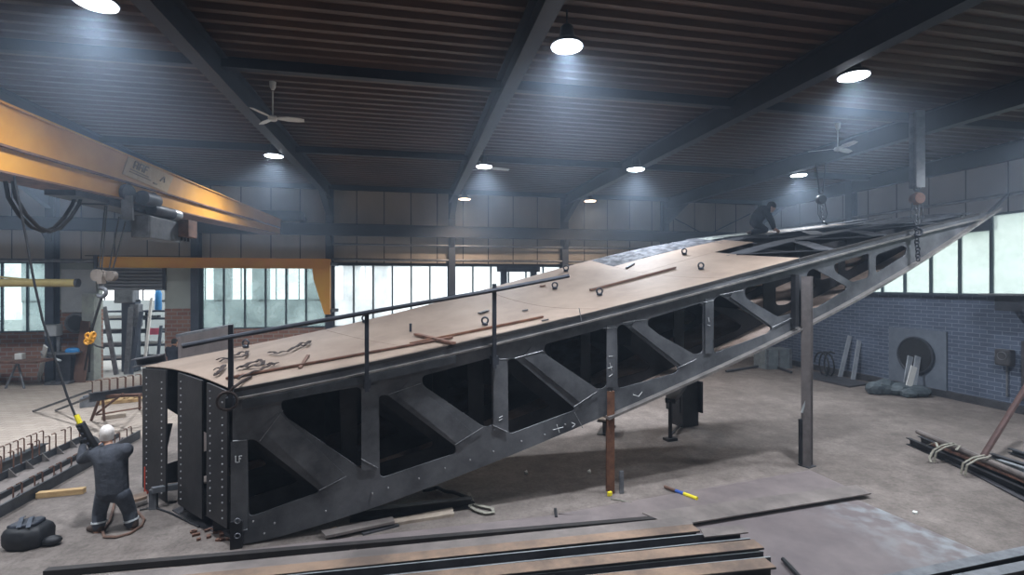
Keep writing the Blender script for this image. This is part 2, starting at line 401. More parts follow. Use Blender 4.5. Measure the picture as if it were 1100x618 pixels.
# back wall: bays
Zs, Zt = 1.95, 4.78
T = .3
def wallbox(x0, x1, z0, z1, name, m, y=YB+T/2):
    return struct(MB().box(((x0+x1)/2, y, (z0+z1)/2), (x1-x0, T, z1-z0)).build(name, m))
wallbox(XL, XR+T, Zt, ZR+.3, 'wall_back', 'wp')
xd0, xd1 = onY(106, 350, YB).x, onY(177, 350, YB).x
wallbox(XL, -14.07, 0, Zs, 'wall_back', 'brick_red')
wallbox(-14.07, xd0, 0, 2.85, 'wall_back', 'brick_red')
wallbox(-14.07, xd0, 2.85, Zt, 'wall_back', 'lightpanel')
wallbox(xd1, -8.85, 0, 2.85, 'wall_back', 'brick_red')
wallbox(xd1, -8.85, 2.85, Zt, 'wall_back', 'lightpanel')
wallbox(-8.85, 12.63, 0, Zs, 'wall_back', 'brick_red')
wallbox(12.63, XR+T, 0, Zt, 'wall_back', 'wp')
struct(MB().box((XL-T/2, (YB+YF)/2, 4.15), (T, YB-YF+2*T, 8.3)).build('wall_left', 'wpy'))
struct(MB().box(((XL+XR)/2, YF-T/2, 4.15), (XR-XL, T, 8.3)).build('wall_front', 'wp'))
def window(n, x0, x1, z0, z1, k, gl, horiz=()):
    w = thing('window_%d' % n, None, None, ((x0+x1)/2, YB, z0)); struct(w)
    f = MB(); y = YB+.05
    for i in range(k+1):
        X = x0 + (x1-x0)*i/k; f.bar((X, y, z0), (X, y, z1), .07, .09)
    for z in (z0+.03, z1-.03) + tuple(horiz): f.bar((x0, y, z), (x1, y, z), .08, .07)
    f.build('window_frame', 'frame', w)
    g = MB(); g.box(((x0+x1)/2, y+.01, (z0+z1)/2), (x1-x0, .008, z1-z0)); g.build('window_pane', gl, w)
window(1, XL, -14.2, Zs, Zt, 6, 'glass_c')
window(3, -8.7, -3.7, Zs, Zt, 6, 'glass_c')
window(4, -3.36, 1.73, Zs, Zt, 6, 'glass_w')
window(5, 2.03, 7.18, Zs, Zt, 6, 'glass_w')
window(6, 7.48, 12.48, Zs, Zt, 6, 'glass_w')
# door opening with rolled shutter and jambs
zd = onY(140, 312, YB).z
d = thing('door_1', None, None, (xd0, YB, 0)); struct(d)
sh = MB()
for k in range(8):
    z0 = zd + (Zt-zd)*k/8
    sh.lathe((xd0, YB+.02, z0+(Zt-zd)/16), [(.06, 0), (.06, xd1-xd0)], axis=(1, 0, 0), seg=8)
sh.box(((xd0+xd1)/2, YB+.1, (zd+Zt)/2), (xd1-xd0, .04, Zt-zd)); sh.build('shutter_curtain', 'shutter', d)
MB().bar((xd1+.0, YB-.03, zd-.0), (xd1, YB-.03, Zt), .12, .1).build('shutter_guide', 'frame_d', d)
p = fl(98, 407)
struct(MB().box(((xd0-.17), YB-.15, 1.75), (.42, .5, 3.5)).build('door_jamb', 'concrete_p'))
# crane rail, pipes and girts on the back wall
struct(MB().ibeam((XL, YB-.55, 6.27), (16.6, YB-.55, 6.27), .52, .26, .03, .02).build('crane_rail_beam', 'navy'))
for z, r, x0 in ((5.65, .05, -3.5), (4.98, .06, -3.5)):
    struct(MB().tube([(x0, YB-.32, z), (12.5, YB-.32, z)], r).build('wall_pipe', 'greymetal'))
struct(MB().tube([(XL, YB-.5, 4.82), (onY(104, 285, YB-.5).x, YB-.5, 4.82)], .07).build('wall_pipe', 'greymetal'))
struct(MB().bar((XL, YB-.05, Zt+.02), (12.6, YB-.05, Zt+.02), .12, .1).build('trim_1', 'navy'))
for X in COLX:
    b = MB(); b.prism([(X-.1, YB-.38, 6.0), (X-.1, YB-.75, 6.0), (X-.1, YB-.38, 5.55)], (.2, 0, 0)); struct(b.build('rail_bracket', 'navy'))
# thin wind braces at the right end of the back wall
for a, c in (((12.9, 5.4), (17.6, 7.6)), ((12.9, 7.4), (17.6, 5.2))):
    struct(MB().tube([(a[0], YB-.1, a[1]), (c[0], YB-.1, c[1])], .025, 6).build('wind_brace', 'navylight'))
# right gable wall
Zrs, Zrt = 3.5, 6.12
ysg = [onX(u, 300, XR).y for u in (1064, 1030, 999, 971, 947)]
ywl = onX(930, 300, XR).y
struct(MB().box((XR+T/2, (YB+YF)/2, Zrs/2), (T, YB-YF+T, Zrs)).build('wall_right', 'brick_blue'))
struct(MB().box((XR+T/2, (YB+YF)/2, (Zrt+ZR+.3)/2), (T, YB-YF+T, ZR+.3-Zrt)).build('wall_right', 'wpy'))
struct(MB().box((XR+T/2, (YB+ywl+1.2)/2, (Zrs+Zrt)/2), (T, YB-ywl-1.2, Zrt-Zrs)).build('wall_right', 'wpy'))
struct(MB().box((XR+T/2-.02, (ysg[0]+ywl+1.2)/2, 5.86), (T, ywl+1.2-ysg[0], .52)).build('wall_right', 'navylight'))
w = thing('window_7', None, None, (XR, 12, Zrs)); struct(w)
f = MB(); x = XR+.06
step = ysg[1]-ysg[0]
ym = ysg + [ysg[-1]+1.3, ysg[-1]+2.6] + [ysg[0]-step*k*2.0 for k in range(1, 6)]
for Y in ym:
    f.bar((x, Y, Zrs), (x, Y, Zrt), .09, .09)
for z in (Zrs+.04, Zrt-.03): f.bar((x, -4.5, z), (x, ywl+1.2, z), .1, .08)
f.build('window_frame', 'frame', w)
MB().box((x+.01, (ywl-3.3)/2, (Zrs+Zrt)/2), (.008, ywl+1.2+4.5, Zrt-Zrs)).build('window_pane', 'glass_r', w)
struct(MB().bar((XR-.08, -4.8, Zrs+.02), (XR-.08, YB, Zrs+.02), .16, .06).build('trim_2', 'navylight'))
struct(MB().tube([(XR-.25, -4.8, 6.6), (XR-.25, YB-.3, 6.6)], .06).build('wall_pipe', 'greymetal'))
c = MB(); c.ibeam((XR-.16, 17.45, Zrs+.05), (XR-.16, 17.45, ZR-.05), .3, .3, .025, .018, up=(1, 0, 0)); struct(c.build('wall_column', 'navylight'))
struct(MB().box((XR-.06, (YB+YF)/2, .12), (.12, YB-YF-.3, .24)).build('baseboard_right', 'mill_dark'))

# outside, seen through door and panes
struct(MB().box((0, 44, -.12), (120, 40.2, .2)).build('ground', 'asphalt'))
struct(MB().box((40, 5, -.12), (43, 60, .2)).build('ground', 'asphalt'))
a = MB()
ax0, ax1, ay = -20, -1.5, 31.0
a.box(((ax0+ax1)/2, ay, 1.5), (ax1-ax0, .25, 3.0)); a.box(((ax0+ax1)/2, ay, 6.3), (ax1-ax0, .25, 2.6))
for X in (-19.6, -15.2, -13.2, -10.4, -8.4, -5.6, -3.4, -1.8): a.box((X, ay, 4.0), (.9, .25, 2.2))
an = thing('annex_building', 'pale neighbouring hall standing across the yard behind the left windows', 'building', ((ax0+ax1)/2, ay, 0))
a.build('wall', 'annex', an)
a = MB()
for X in np.arange(ax0, ax1, .62): a.bar((X, ay, 2.9), (X, ay, 5.1), .06, .06)
a.build('window_bars', 'frame_d', an)
h = MB()
gx = np.linspace(30, 75, 16); gy = np.linspace(-30, 60, 30)
vs = [[h.b.verts.new((X, Y, -2 + (X-30)*.55 + 1.2*math.sin(X*.7+Y*.5) + 1.1*math.sin(Y*.9) + random.uniform(-.8, .8))) for Y in gy] for X in gx]
for i in range(len(gx)-1):
    for j in range(len(gy)-1): h.b.faces.new((vs[i][j], vs[i+1][j], vs[i+1][j+1], vs[i][j+1]))
struct(h.build('hillside', 'hedge', smooth=60))

# ------------------------------------------------------------------ lamps
def lamp(x, y, z, lens, label, k, energy, col):
    t = thing('high_bay_lamp', label, 'lamp', (x, y, z), 0, 'round lamps under the roof')
    MB().lathe((x, y, z), [(.06, .34), (.1, .3), (.12, .12), (.25, .05), (.26, 0), (.24, 0)], seg=24).build('housing', 'darkmetal', t, smooth=40)
    MB().lathe((x, y, z-.012), [(.24, .008), (.24, 0), (.02, -.004)], seg=24).build('lens', lens, t)
    MB().tube([(x, y, z+.33), (x, y, ZR if z > 7.3 else 7.64)], .015, 6).build('suspension', 'darkmetal', t)
    li = bpy.data.lights.new('bulb', 'SPOT'); li.energy = energy; li.color = col; li.spot_size = math.radians(k); li.spot_blend = 1.0; li.shadow_soft_size = .22
    lo = bpy.data.objects.new('bulb', li); COL.objects.link(lo); lo.parent = t; lo.location = (0, 0, -.04)
    return t
COOL, WARM = (.86, .92, 1.0), (1.0, .78, .6)
LE = 2800
for u, v, lab in ((103, 3, 'round lit lamp at the top left above the yellow crane girder'), (609, 50, 'brightest round lamp near the top middle, right of the central beam'),
                  (917, 82, 'round lit lamp near the top right above the ceiling fan'), (303, 168, 'round lit lamp beside the left roof beam, behind the left ceiling fan'),
                  (520, 179, 'small lit lamp in front of the far fan by the central beam'), (683, 182, 'small lit lamp under the roof between two beams, right of centre'),
                  (849, 188, 'small lit lamp high above the crouching worker')):
    zz = 7.26 if u == 683 else 7.62
    p = fl(u, v, zz) + V({303: -.22, 849: .33}.get(u, 0), 0, 0); lamp(p.x, p.y, p.z, 'lens', lab, 150, LE, COOL)
for u, v, lab in ((499, 214, 'warm lamp near the back wall beside the central column'), (634, 216, 'warm lamp near the back wall above the deck, right of two')):
    p = fl(u, v, 7.5); lamp(p.x, p.y, p.z, 'lens_warm', lab, 150, LE*.5, WARM)
# unseen lamps along the grid; the near row is added to light the foreground
for x, y in ((13.2, 7.6), (-9.6, 7.7), (-9.6, 15.7), (-4.2, .2), (2.4, .2), (7.9, .2), (13.2, .2), (-15, 15.7)):
    lamp(x, y, 7.62, 'lens', 'unseen round lamp added for light along the roof grid outside the picture', 150, LE * (.3 if y < 1 else 1), COOL)

# ------------------------------------------------------------------ ceiling fans
def fan(u, v, z, rot, r, label):
    p = fl(u, v, z)
    t = thing('ceiling_fan', label, 'fan', p, 0, 'three-bladed ceiling fans')
    MB().lathe(p, [(.02, .06), (.08, .04), (.1, 0), (.08, -.05), (.03, -.07)], seg=16).build('motor', 'white', t, smooth=40)
    MB().tube([p + V(0, 0, .05), (p.x, p.y, ZR-.2)], .018, 6).build('rod', 'white', t)
    MB().lathe((p.x, p.y, ZR-.17), [(.03, 0), (.06, .06), (.07, .17)], seg=12).build('canopy', 'white', t, smooth=40)
    for k in range(3):
        a = rot + k*2*math.pi/3; d = V(math.cos(a), math.sin(a), 0); n = V(-d.y, d.x, 0)
        b = MB(); b.ring_loft([[p + d*q + n*w - V(0, 0, w*.25), p + d*q - n*w + V(0, 0, w*.25), p + d*q - n*w + V(0, 0, w*.25+.012), p + d*q + n*w + V(0, 0, -w*.25+.012)] for q, w in ((.1, .04), (.3, .085), (r*.8, .075), (r, .05))])
        b.build('blade', 'white', t)
    return t
fan(293, 127, 7.43, .1, .62, 'white three-bladed fan hanging left, beside the left roof beam')
fan(900, 160, 7.52, .35, .68, 'white three-bladed fan hanging at the right below a lamp')
fan(522, 180.5, 7.86, .2, .85, 'small far ceiling fan mostly hidden behind a lamp')

# ------------------------------------------------------------------ the big tapered steel structure
A0 = fl(250, 588); B0 = fl(860, 498)
ev = (B0 - A0); ev.z = 0; ev.normalize(); nv = V(-ev.y, ev.x, 0)        # along / towards the back
CAMP = V(0, 0, CH)
def web(u, v, off=0.0):
    r = ray(u, v); q = A0 + nv * off - CAMP
    t = q.dot(nv) / r.dot(nv)
    return CAMP + r * t
def sz(u, v):
    p = web(u, v); return ((p - A0).dot(ev), p.z)
TOPP = [(250,418),(325,404),(394,388),(460,375),(530,361),(629,338),(720,314),(800,292),(860,276.5),(930,258.5),(988,244.5),(1051,229)]
BOTP = [(250,590),(350,560),(450,526),(560,486),(627,460),(655,445),(720,413),(780,384),(860,350),(890,337),(925,316.5),(960,294),(1000,268.5),(1035,246),(1068,225)]
tp = np.array([sz(*p) for p in TOPP]); bp_ = np.array([sz(*p) for p in BOTP])
ftop = np.poly1d(np.polyfit(tp[:, 0], tp[:, 1], 4)); fbot = np.poly1d(np.polyfit(bp_[:, 0], bp_[:, 1], 5))
SL = sz(1062, 228)[0]
# back edge of the deck: image column, row, depth
BK = [(150,394,9.5),(250,375,10.15),(350,353,10.8),(430,334,11.5),(513,314,12.2),(575,297,12.8),(632,279.5,13.3),(712,262,14.3),(774,254,14.9),(813,249.5,15.2),(870,243,15.45),(940,233,15.4)]
bk = []
for u, v, D in BK:
    P = atD(u, v, D) - A0; bk.append((P.dot(ev), P.dot(nv), P.z))
bk = np.array(bk)
fbn = np.poly1d(np.polyfit(bk[:, 0], bk[:, 1], 3)); fbz = np.poly1d(np.polyfit(bk[:, 0], bk[:, 2], 5))
SB0, SB1 = bk[0, 0], bk[-1, 0]
def dk(t, w):
    # deck surface, t along 0..1, w front 0 .. back 1
    sf = -.02 + t * (SL - .1); sb = SB0 + t * (SB1 - SB0)
    f = A0 + ev * sf; f.z = float(ftop(sf))
    b = A0 + ev * sb + nv * float(fbn(sb)); b.z = float(fbz(sb))
    p = f.lerp(b, w)
    sag = -.16 * math.sin(math.pi * w) * math.sin(math.pi * min(max((t - .12) / .6, 0), 1)) + .10 * math.sin(math.pi * w) * max(0, 1 - t / .12)
    p.z += sag
    return p
GT, GW = 220, 24
def px(P):
    D = P.x * s_ + P.y * c_; L = P.x * c_ - P.y * s_
    return 550 + F * L / D, 305 - F * (P.z - CH) / D
GRID = [(i / GT, j / GW, *px(dk(i / GT, j / GW))) for i in range(GT + 1) for j in range(GW + 1)]
def dtw(u, v):
    g = min(GRID, key=lambda q: (q[2] - u) ** 2 + (q[3] - v) ** 2)
    t, w = g[0], g[1]; st = .5 / GT; sw = .5 / GW
    for _ in range(30):
        best = min(((t + a * st, w + b * sw) for a in (-1, 0, 1) for b in (-1, 0, 1)), key=lambda q: (lambda z: (z[0]-u)**2 + (z[1]-v)**2)(px(dk(*q))))
        if best == (t, w): st *= .5; sw *= .5
        t, w = best
    return t, w
def deck(u, v, up=0.0):
    return dk(*dtw(u, v)) + V(0, 0, up + .012)
ST = thing('tapered_steel_structure', 'huge tapered dark steel web structure with tan deck filling the hall', 'steel structure', (A0.x, A0.y, 0))
HOLES = [
 [(266,472),(274,472),(345,528),(267,556)], [(301,430),(388,415),(390,505),(304,446)],
 [(407,425),(416,424),(490,480),(489,487),(408,514)], [(453,404),(528,384),(529,457),(520,459),(454,414)],
 [(545,386),(553,385),(619,440),(546,467)], [(584,370),(652,352),(652,415),(643,419),(585,380)],
 [(662.5,351),(669,348),(729,396),(725,401),(663,418)], [(695,343),(754.5,325),(755,379),(746,381),(696,353)],
 [(766,321),(774,317),(829,353),(825,358),(766,380)], [(799,310),(852,297),(853,336),(836,341),(800,320)],
 [(866,293),(873,288),(909,308),(908,312),(877,331),(866,331)], [(895,284),(933,272),(933.5,298),(915,303.5),(896,292)],
 [(940,274),(969,263.5),(974,267),(972,274),(943,292.5),(940,292)]]
def rounded(pts, r):
    out = []; n = len(pts)
    for i in range(n):
        a, b, c = (Vector(pts[i-1]), Vector(pts[i]), Vector(pts[(i+1) % n]))
        d1 = (a - b); d2 = (c - b); q = min(r, d1.length * .45, d2.length * .45)
        p1 = b + d1.normalized() * q; p2 = b + d2.normalized() * q
        for k in range(6):
            t = k / 5; out.append(p1 * (1-t)**2 + b * 2*t*(1-t) + p2 * t*t)
    return out
def plate2d(outline, holes, th):
    cu = bpy.data.curves.new('tmp', 'CURVE'); cu.dimensions = '2D'; cu.fill_mode = 'BOTH'; cu.extrude = th / 2
    for poly in [outline] + holes:
        sp = cu.splines.new('POLY'); sp.points.add(len(poly) - 1); sp.use_cyclic_u = True
        for k, p in enumerate(poly): sp.points[k].co = (p[0], p[1], 0, 1)
    o = bpy.data.objects.new('tmp', cu); COL.objects.link(o)
    dg = bpy.context.evaluated_depsgraph_get(); me = bpy.data.meshes.new_from_object(o.evaluated_get(dg))
    bpy.data.objects.remove(o); bpy.data.curves.remove(cu)
    b = bmesh.new(); b.from_mesh(me); bpy.data.meshes.remove(me)
    bmesh.ops.remove_doubles(b, verts=b.verts[:], dist=1e-4)
    return b
ss = np.linspace(0, SL, 60)
outl = [(float(s), float(fbot(s)) if s > .3 else max(0.03, float(fbot(s)))) for s in ss] + [(float(s), float(ftop(s)) - .015) for s in ss[::-1]]
for k in range(len(outl)):
    outl[k] = (outl[k][0], max(outl[k][1], .03))
hs = [rounded([sz(*p) for p in h], .1) for h in HOLES]
def webplate(name, m, w, th, nh=None):
    b = plate2d(outl, hs if nh is None else hs[:nh], th); q = MB(); q.b.free(); q.b = b
    for vtx in b.verts:
        s, z, y = vtx.co.x, vtx.co.y, vtx.co.z
        f = A0 + ev * s; zt = float(ftop(s)); zb = max(.03, float(fbot(s)))
        h = (zt - z)                                    # depth below the deck
        t = min(max((s + .02) / (SL - .1), 0), 1)
        if w == 0: P = f + nv * y; P.z = z
        else:
            P = dk(t, w) + nv * y; P.z = P.z - .03 - h
            P.z = max(P.z, .04)
        vtx.co = P
    return q.build(name, m, ST)
fw = webplate('front_web', 'steel_web', 0, .035)
INNER = True
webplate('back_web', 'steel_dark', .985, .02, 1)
# flanges that run along the curves
def sweep(name, m, f, s0, s1, w0, w1, th, n=60, dz=0):
    rings = []
    for s in np.linspace(s0, s1, n):
        p = A0 + ev * s; p.z = float(f(s)) + dz
        rings.append([p + nv * w0, p + nv * w1, p + nv * w1 + V(0, 0, th), p + nv * w0 + V(0, 0, th)])
    return MB().ring_loft(rings).build(name, m, ST, smooth=30)
SP = sz(650, 445)[0]
sweep('lower_flange', 'steel_edge', fbot, SP, SL + .25, -.16, .22, .05, dz=-.05)
sweep('upper_flange', 'steel_edge', ftop, sz(255, 420)[0], SL - .2, -.11, .15, .03, dz=-.17)
sweep('upper_angle', 'steel', ftop, .15, sz(488, 378)[0], -.15, -.02, .12, dz=-.30, n=20)
sweep('deck_edge_bar', 'blackedge', ftop, 0.0, SL - .4, -.035, .02, .05, dz=-.055)
p0 = web(1060, 229, -.02); p1 = web(1083, 209, -.02)
MB().bar(p0 + V(0, 0, -.05), p1, .07, .05).build('tip_bar', 'steel', ST)
# vertical stiffeners and diagonals: thin plates on the web, weld seams at their ends
def onweb(u, v, o=-.03): return web(u, v, o)
for a, b_, wd in (((397, 414), (397, 505), .25), ((537, 386), (537, 462), .235), ((656, 350), (656, 416), .18), ((761, 321), (761, 380), .17), ((257, 474), (257, 572), .22)):
    P, Q = onweb(*a), onweb(*b_)
    MB().prism([P - ev*wd/2, P + ev*wd/2, Q + ev*wd/2, Q - ev*wd/2], -nv*.014).build('vertical_stiffener', 'steel_web', ST)
for a, b_, w0 in (((290, 452), (360, 517), 22), ((433, 416), (501, 472), 20), ((567, 377), (631, 429), 17), ((681, 346), (736, 389), 14), ((786, 315), (831, 347), 12)):
    P, Q = onweb(*a), onweb(*b_); d = (Q - P).normalized(); n2 = d.cross(nv); k = w0 * .0155
    MB().prism([P - n2*k/2, P + n2*k/2, Q + n2*k/2, Q - n2*k/2], -nv*.012).build('diagonal_plate', 'steel_web', ST)
WELDS = [((279,474),(304,441)),((343,527),(372,512)),((417,424),(452,412)),((489,478),(519,459)),((553,385),(583,377)),((617,437),(641,421)),((669,347),(696,343)),((727,396),(748,386)),
         ((250,474),(265,473)),((388,493),(406,503)),((529,457),(545,464)),((529,386),(545,386)),((648,353),(663,352)),((756,325),(766,323)),((774,317),(798,312)),((829,352),(850,342)),
         ((622,331),(625,347)),((858,276),(861,287)),((617,443),(626,460)),((250,572),(266,569))]
for a, b_ in WELDS:
    MB().tube([onweb(*a, -.045), onweb(*b_, -.045)], .007, 6).build('weld_seam', 'weld', ST)
# chalk marks on the steel, loose strokes as in the photograph
def strokes(name, segs, o=-.05, r=.006):
    for sg in segs: MB().tube([onweb(*p, o) for p in sg], r, 5).build(name, 'chalk', ST)
strokes('chalk_mark', [[(253,490),(253,497),(256,497)], [(257,497),(257,490),(260,490)], [(257,493),(259,493)]])
strokes('chalk_mark', [[(594,462),(605,459)], [(598,456),(601,465)], [(614,454),(618,456),(615,459)], [(536,449),(540,447)], [(536,452),(540,450)]])
strokes('chalk_mark', [[(654,383),(658,383)], [(655,390),(657,398)], [(653,396),(658,394)], [(654,405),(658,402)], [(655,420),(659,424)], [(680,424),(686,426),(690,421)]])
strokes('chalk_mark', [[(761,341),(762,346)], [(760,349),(763,350)]])
# small threaded holes / studs along the lower chord
for u, v in ((295,562),(350,549),(284,573),(272,560),(450,514),(478,503),(505,494),(530,485),(560,474),(585,467),(607,456),(417,524),(400,530)):
    P = onweb(u, v, -.02); MB().lathe(P, [(.014, 0), (.014, .02), (.006, .024)], axis=-nv, seg=8).build('stud', 'bolt', ST)
# end plates at the blunt end, bolted
ed = dk(0, 1) - dk(0, 0); ed.z = 0; EW = ed.length; ed.normalize(); en = V(ed.y, -ed.x, 0)
if en.dot(V(-1, -1, 0)) < 0: en = -en
B3 = dk(0, 0); B3.z = 0
def endplate(u0, u1, vb, rows, off=0.0):
    # plate in the blunt end face, between two image columns
    def hit(u):
        r = ray(u, 450); q = B3 + en * (.03 + off) - CAMP; t = q.dot(en) / r.dot(en); P = CAMP + r * t; P.z = 0; return P
    P0, P1 = hit(u0), hit(u1)
    D0 = P0.x * s_ + P0.y * c_
    def ztop(P):
        w = (P - B3).dot(ed) / EW; return dk(0, min(max(w, 0), 1)).z - .03
    zb = max(0.0, CH + (305 - vb) / F * D0)
    pl = MB().prism([P0 + V(0, 0, zb), P1 + V(0, 0, zb), P1 + V(0, 0, ztop(P1)), P0 + V(0, 0, ztop(P0))], en*.03).build('end_plate', 'steel_dark', ST)
    wd = (P1 - P0); L = wd.length; wd.normalize()
    for fx in rows:
        z = zb + .12
        while z < ztop(P0) - .1:
            P = P0 + wd * (L * fx) + V(0, 0, z) + en*.03
            bolts.append(P); z += .115
    WI.append((P0 - B3).dot(ed) / EW - .01)
    return P0, P1, zb
bolts = []; WI = []
endplate(155, 180, 523, (.2, .85))
endplate(193, 219, 541, (.15,))
endplate(224, 246, 554, (.2, .8))
bl = MB()
for P in bolts[:100]:
    MB().lathe(P, [(.014, 0), (.014, .012), (.005, .016)], axis=en, seg=6).build('bolt', 'bolt', ST)
if bolts[100:]:
    for P in bolts[100:]: bl.lathe(P, [(.014, 0), (.014, .012), (.005, .016)], axis=en, seg=6)
    tag(bl.build('bolt', 'bolt', ST), kind='stuff')
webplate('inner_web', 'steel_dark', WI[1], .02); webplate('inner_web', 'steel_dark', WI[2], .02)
# foot cleat with two shackle holes at the near corner
P = web(254, 560, -.06); Q = web(254, 590, -.06); Q.z = 0
MB().bar(P, Q, .16, .05, up=nv).build('foot_cleat', 'steel_dark', ST)
for v in (560, 576):
    c = web(255, v, -.10); MB().torus(c, .035, .01, nv, 12, 6).build('cleat_ring', 'greymetal', ST)
# bottom plates between front and back
def botp(t, w):
    s = -.02 + t * (SL - .1); h = float(ftop(s)) - max(.03, float(fbot(s)))
    p = dk(t, w); p.z = max(p.z - h - .0, .05); return p
def sheet(name, m, fn, t0, t1, w0, w1, th, nt, nw, edge=None):
    b = bmesh.new(); g = [[b.verts.new(fn(t0 + (t1-t0)*i/nt, w0 + (w1-w0)*j/nw)) for j in range(nw+1)] for i in range(nt+1)]
    g2 = [[b.verts.new(g[i][j].co - V(0, 0, th)) for j in range(nw+1)] for i in range(nt+1)]
    for i in range(nt):
        for j in range(nw):
            b.faces.new((g[i][j], g[i+1][j], g[i+1][j+1], g[i][j+1])); b.faces.new((g2[i][j], g2[i][j+1], g2[i+1][j+1], g2[i+1][j]))
    for i in range(nt):
        b.faces.new((g[i][0], g2[i][0], g2[i+1][0], g[i+1][0])); b.faces.new((g[i][nw], g[i+1][nw], g2[i+1][nw], g2[i][nw]))
    for j in range(nw):
        b.faces.new((g[0][j], g[0][j+1], g2[0][j+1], g2[0][j])); b.faces.new((g[nt][j], g2[nt][j], g2[nt][j+1], g[nt][j+1]))
    q = MB(); q.b.free(); q.b = b
    return q.build(name, m, ST, smooth=30)
t_of = lambda u, v: dtw(u, v)[0]
for a, b_ in ((.06, .3399), (.34, .4849), (.485, .6249), (.625, .8029), (.803, .975)):
    sheet('bottom_plate', 'bottom', botp, a, b_, .02, .985, .015, 10, 4)
# deck sheets
T1 = t_of(858, 277); T2 = t_of(822, 261)
for a, b_ in ((0, .17), (.1706, .36), (.3606, .5206)):
    sheet('deck_plate', 'deck', dk, a, b_, 0, 1, .014, 16, 12)
TG = t_of(684, 281)
sheet('deck_plate', 'deck', dk, .5212, T1, 0, .55, .014, 16, 8)
TB = .5212
sheet('deck_plate', 'deck', dk, TB, T2, .553, .79, .014, 12, 5)
sheet('deck_plate', 'deck_grey', dk, TB, min(T2, .70), .793, 1, .014, 12, 5)['label'] = 'mottled dark grey deck plate'
sheet('deck_plate', 'lightpanel', dk, .703, .80, .88, 1, .014, 8, 3)['label'] = 'pale deck strip'
sheet('deck_plate', 'deck', dk, .805, .93, .74, 1.0, .014, 8, 3)
sheet('deck_plate', 'deck_grey', dk, .90, 1.0, .1, .62, .014, 8, 5)['label'] = 'grey deck plate near the tip'
# open framing beyond the deck: flanges and cross plates
for w in (.40, .76, .985):
    sheet('frame_flange', 'steel_dull', dk, T2 - .02 if w > .4 else T1 - .01, .985, w - .05, w + .05, .02, 12, 2)
def cross(ta, wa, tb, wb, wd=.32, h=.35):
    P, Q = dk(ta, wa) - V(0, 0, .03), dk(tb, wb) - V(0, 0, .03)
    n = 6; rings = []
    for i in range(n+1):
        k = i / n; p = dk(ta + (tb-ta)*k, wa + (wb-wa)*k) - V(0, 0, .025)
        d = (Q - P); d.z = 0; d.normalize(); sd = V(-d.y, d.x, 0) * wd / 2
        rings.append([p - sd, p + sd, p + sd - V(0, 0, .02), p - sd - V(0, 0, .02)])
    b = MB().ring_loft(rings)
    rings = []
    for i in range(n+1):
        k = i / n; p = dk(ta + (tb-ta)*k, wa + (wb-wa)*k) - V(0, 0, .045); sd = V(-(Q-P).y, (Q-P).x, 0).normalized() * .008
        rings.append([p - sd, p + sd, p + sd - V(0, 0, h), p - sd - V(0, 0, h)])
    b.ring_loft(rings).build('cross_frame', 'steel_dull', ST)
cross(T1, .02, T1 + .005, .55, .2); cross(T2, .55, T2 + .02, .98, .2)
for w0, w1, ta, st, wd in ((.02, .40, T1 + .005, .05, .42), (.40, .76, T2 + .03, .055, .42), (.76, .985, T2 + .02, .05, .34)):
    k = 0; ta0 = ta
    while ta0 + st < .975:
        cross(ta0, w0 if k % 2 else w1, ta0 + st, w1 if k % 2 else w0, wd, .25); ta0 += st; k += 1
for t in (.25, .4, .55, .68):
    rings = []
    for k in range(9):
        p = dk(t, .02 + .96*k/8); s = -.02 + t*(SL-.1); h = float(ftop(s)) - max(.03, float(fbot(s)))
        rings.append([p - V(0, 0, .03) - ev*.008, p - V(0, 0, .03) + ev*.008, V(p.x, p.y, max(p.z - h*.45, .1)) + ev*.008, V(p.x, p.y, max(p.z - h*.45, .1)) - ev*.008])
    MB().ring_loft(rings).build('cross_frame', 'steel_dark', ST)
# lifting eyes
for u, v in ((264,374),(392,347),(521,350),(596,311),(608,292),(644,318),(735,274),(753,290)):
    P = deck(u, v); b = MB(); r = .06
    b.torus(P + V(0, 0, r + .03), r, .019, (s_, c_, 0), 16, 8); b.lathe(P, [(.06, 0), (.06, .03), (.03, .05)], seg=12)
    b.build('lifting_eye', 'darkmetal', ST, smooth=50)
P = deck(441, 357); MB().bar(P, P + V(0, 0, .16), .05, .03).build('stud', 'darkmetal', ST)

# ---- guard rail on the front edge
GR = thing('guard_rail', 'thin dark guard rail on three posts along the deck edge', 'railing', web(248, 440))
for u, v0, v1 in ((248, 349, 441), (394, 338, 421), (531, 305, 396)):
    MB().bar(web(u, v0, -.16), web(u, v1, -.16), .065, .05, up=nv).build('post', 'darkmetal', GR)
    c = web(u, v1 - 9, -.10); MB().box(c, (.12, .14, .14), math.atan2(ev.y, ev.x)).build('clamp', 'darkmetal', GR)
MB().tube([web(u, v, -.20) for u, v in ((196, 372), (248, 362), (394, 336), (531, 312), (611, 296.5))], .035, 8).build('top_rail', 'darkmetal', GR)
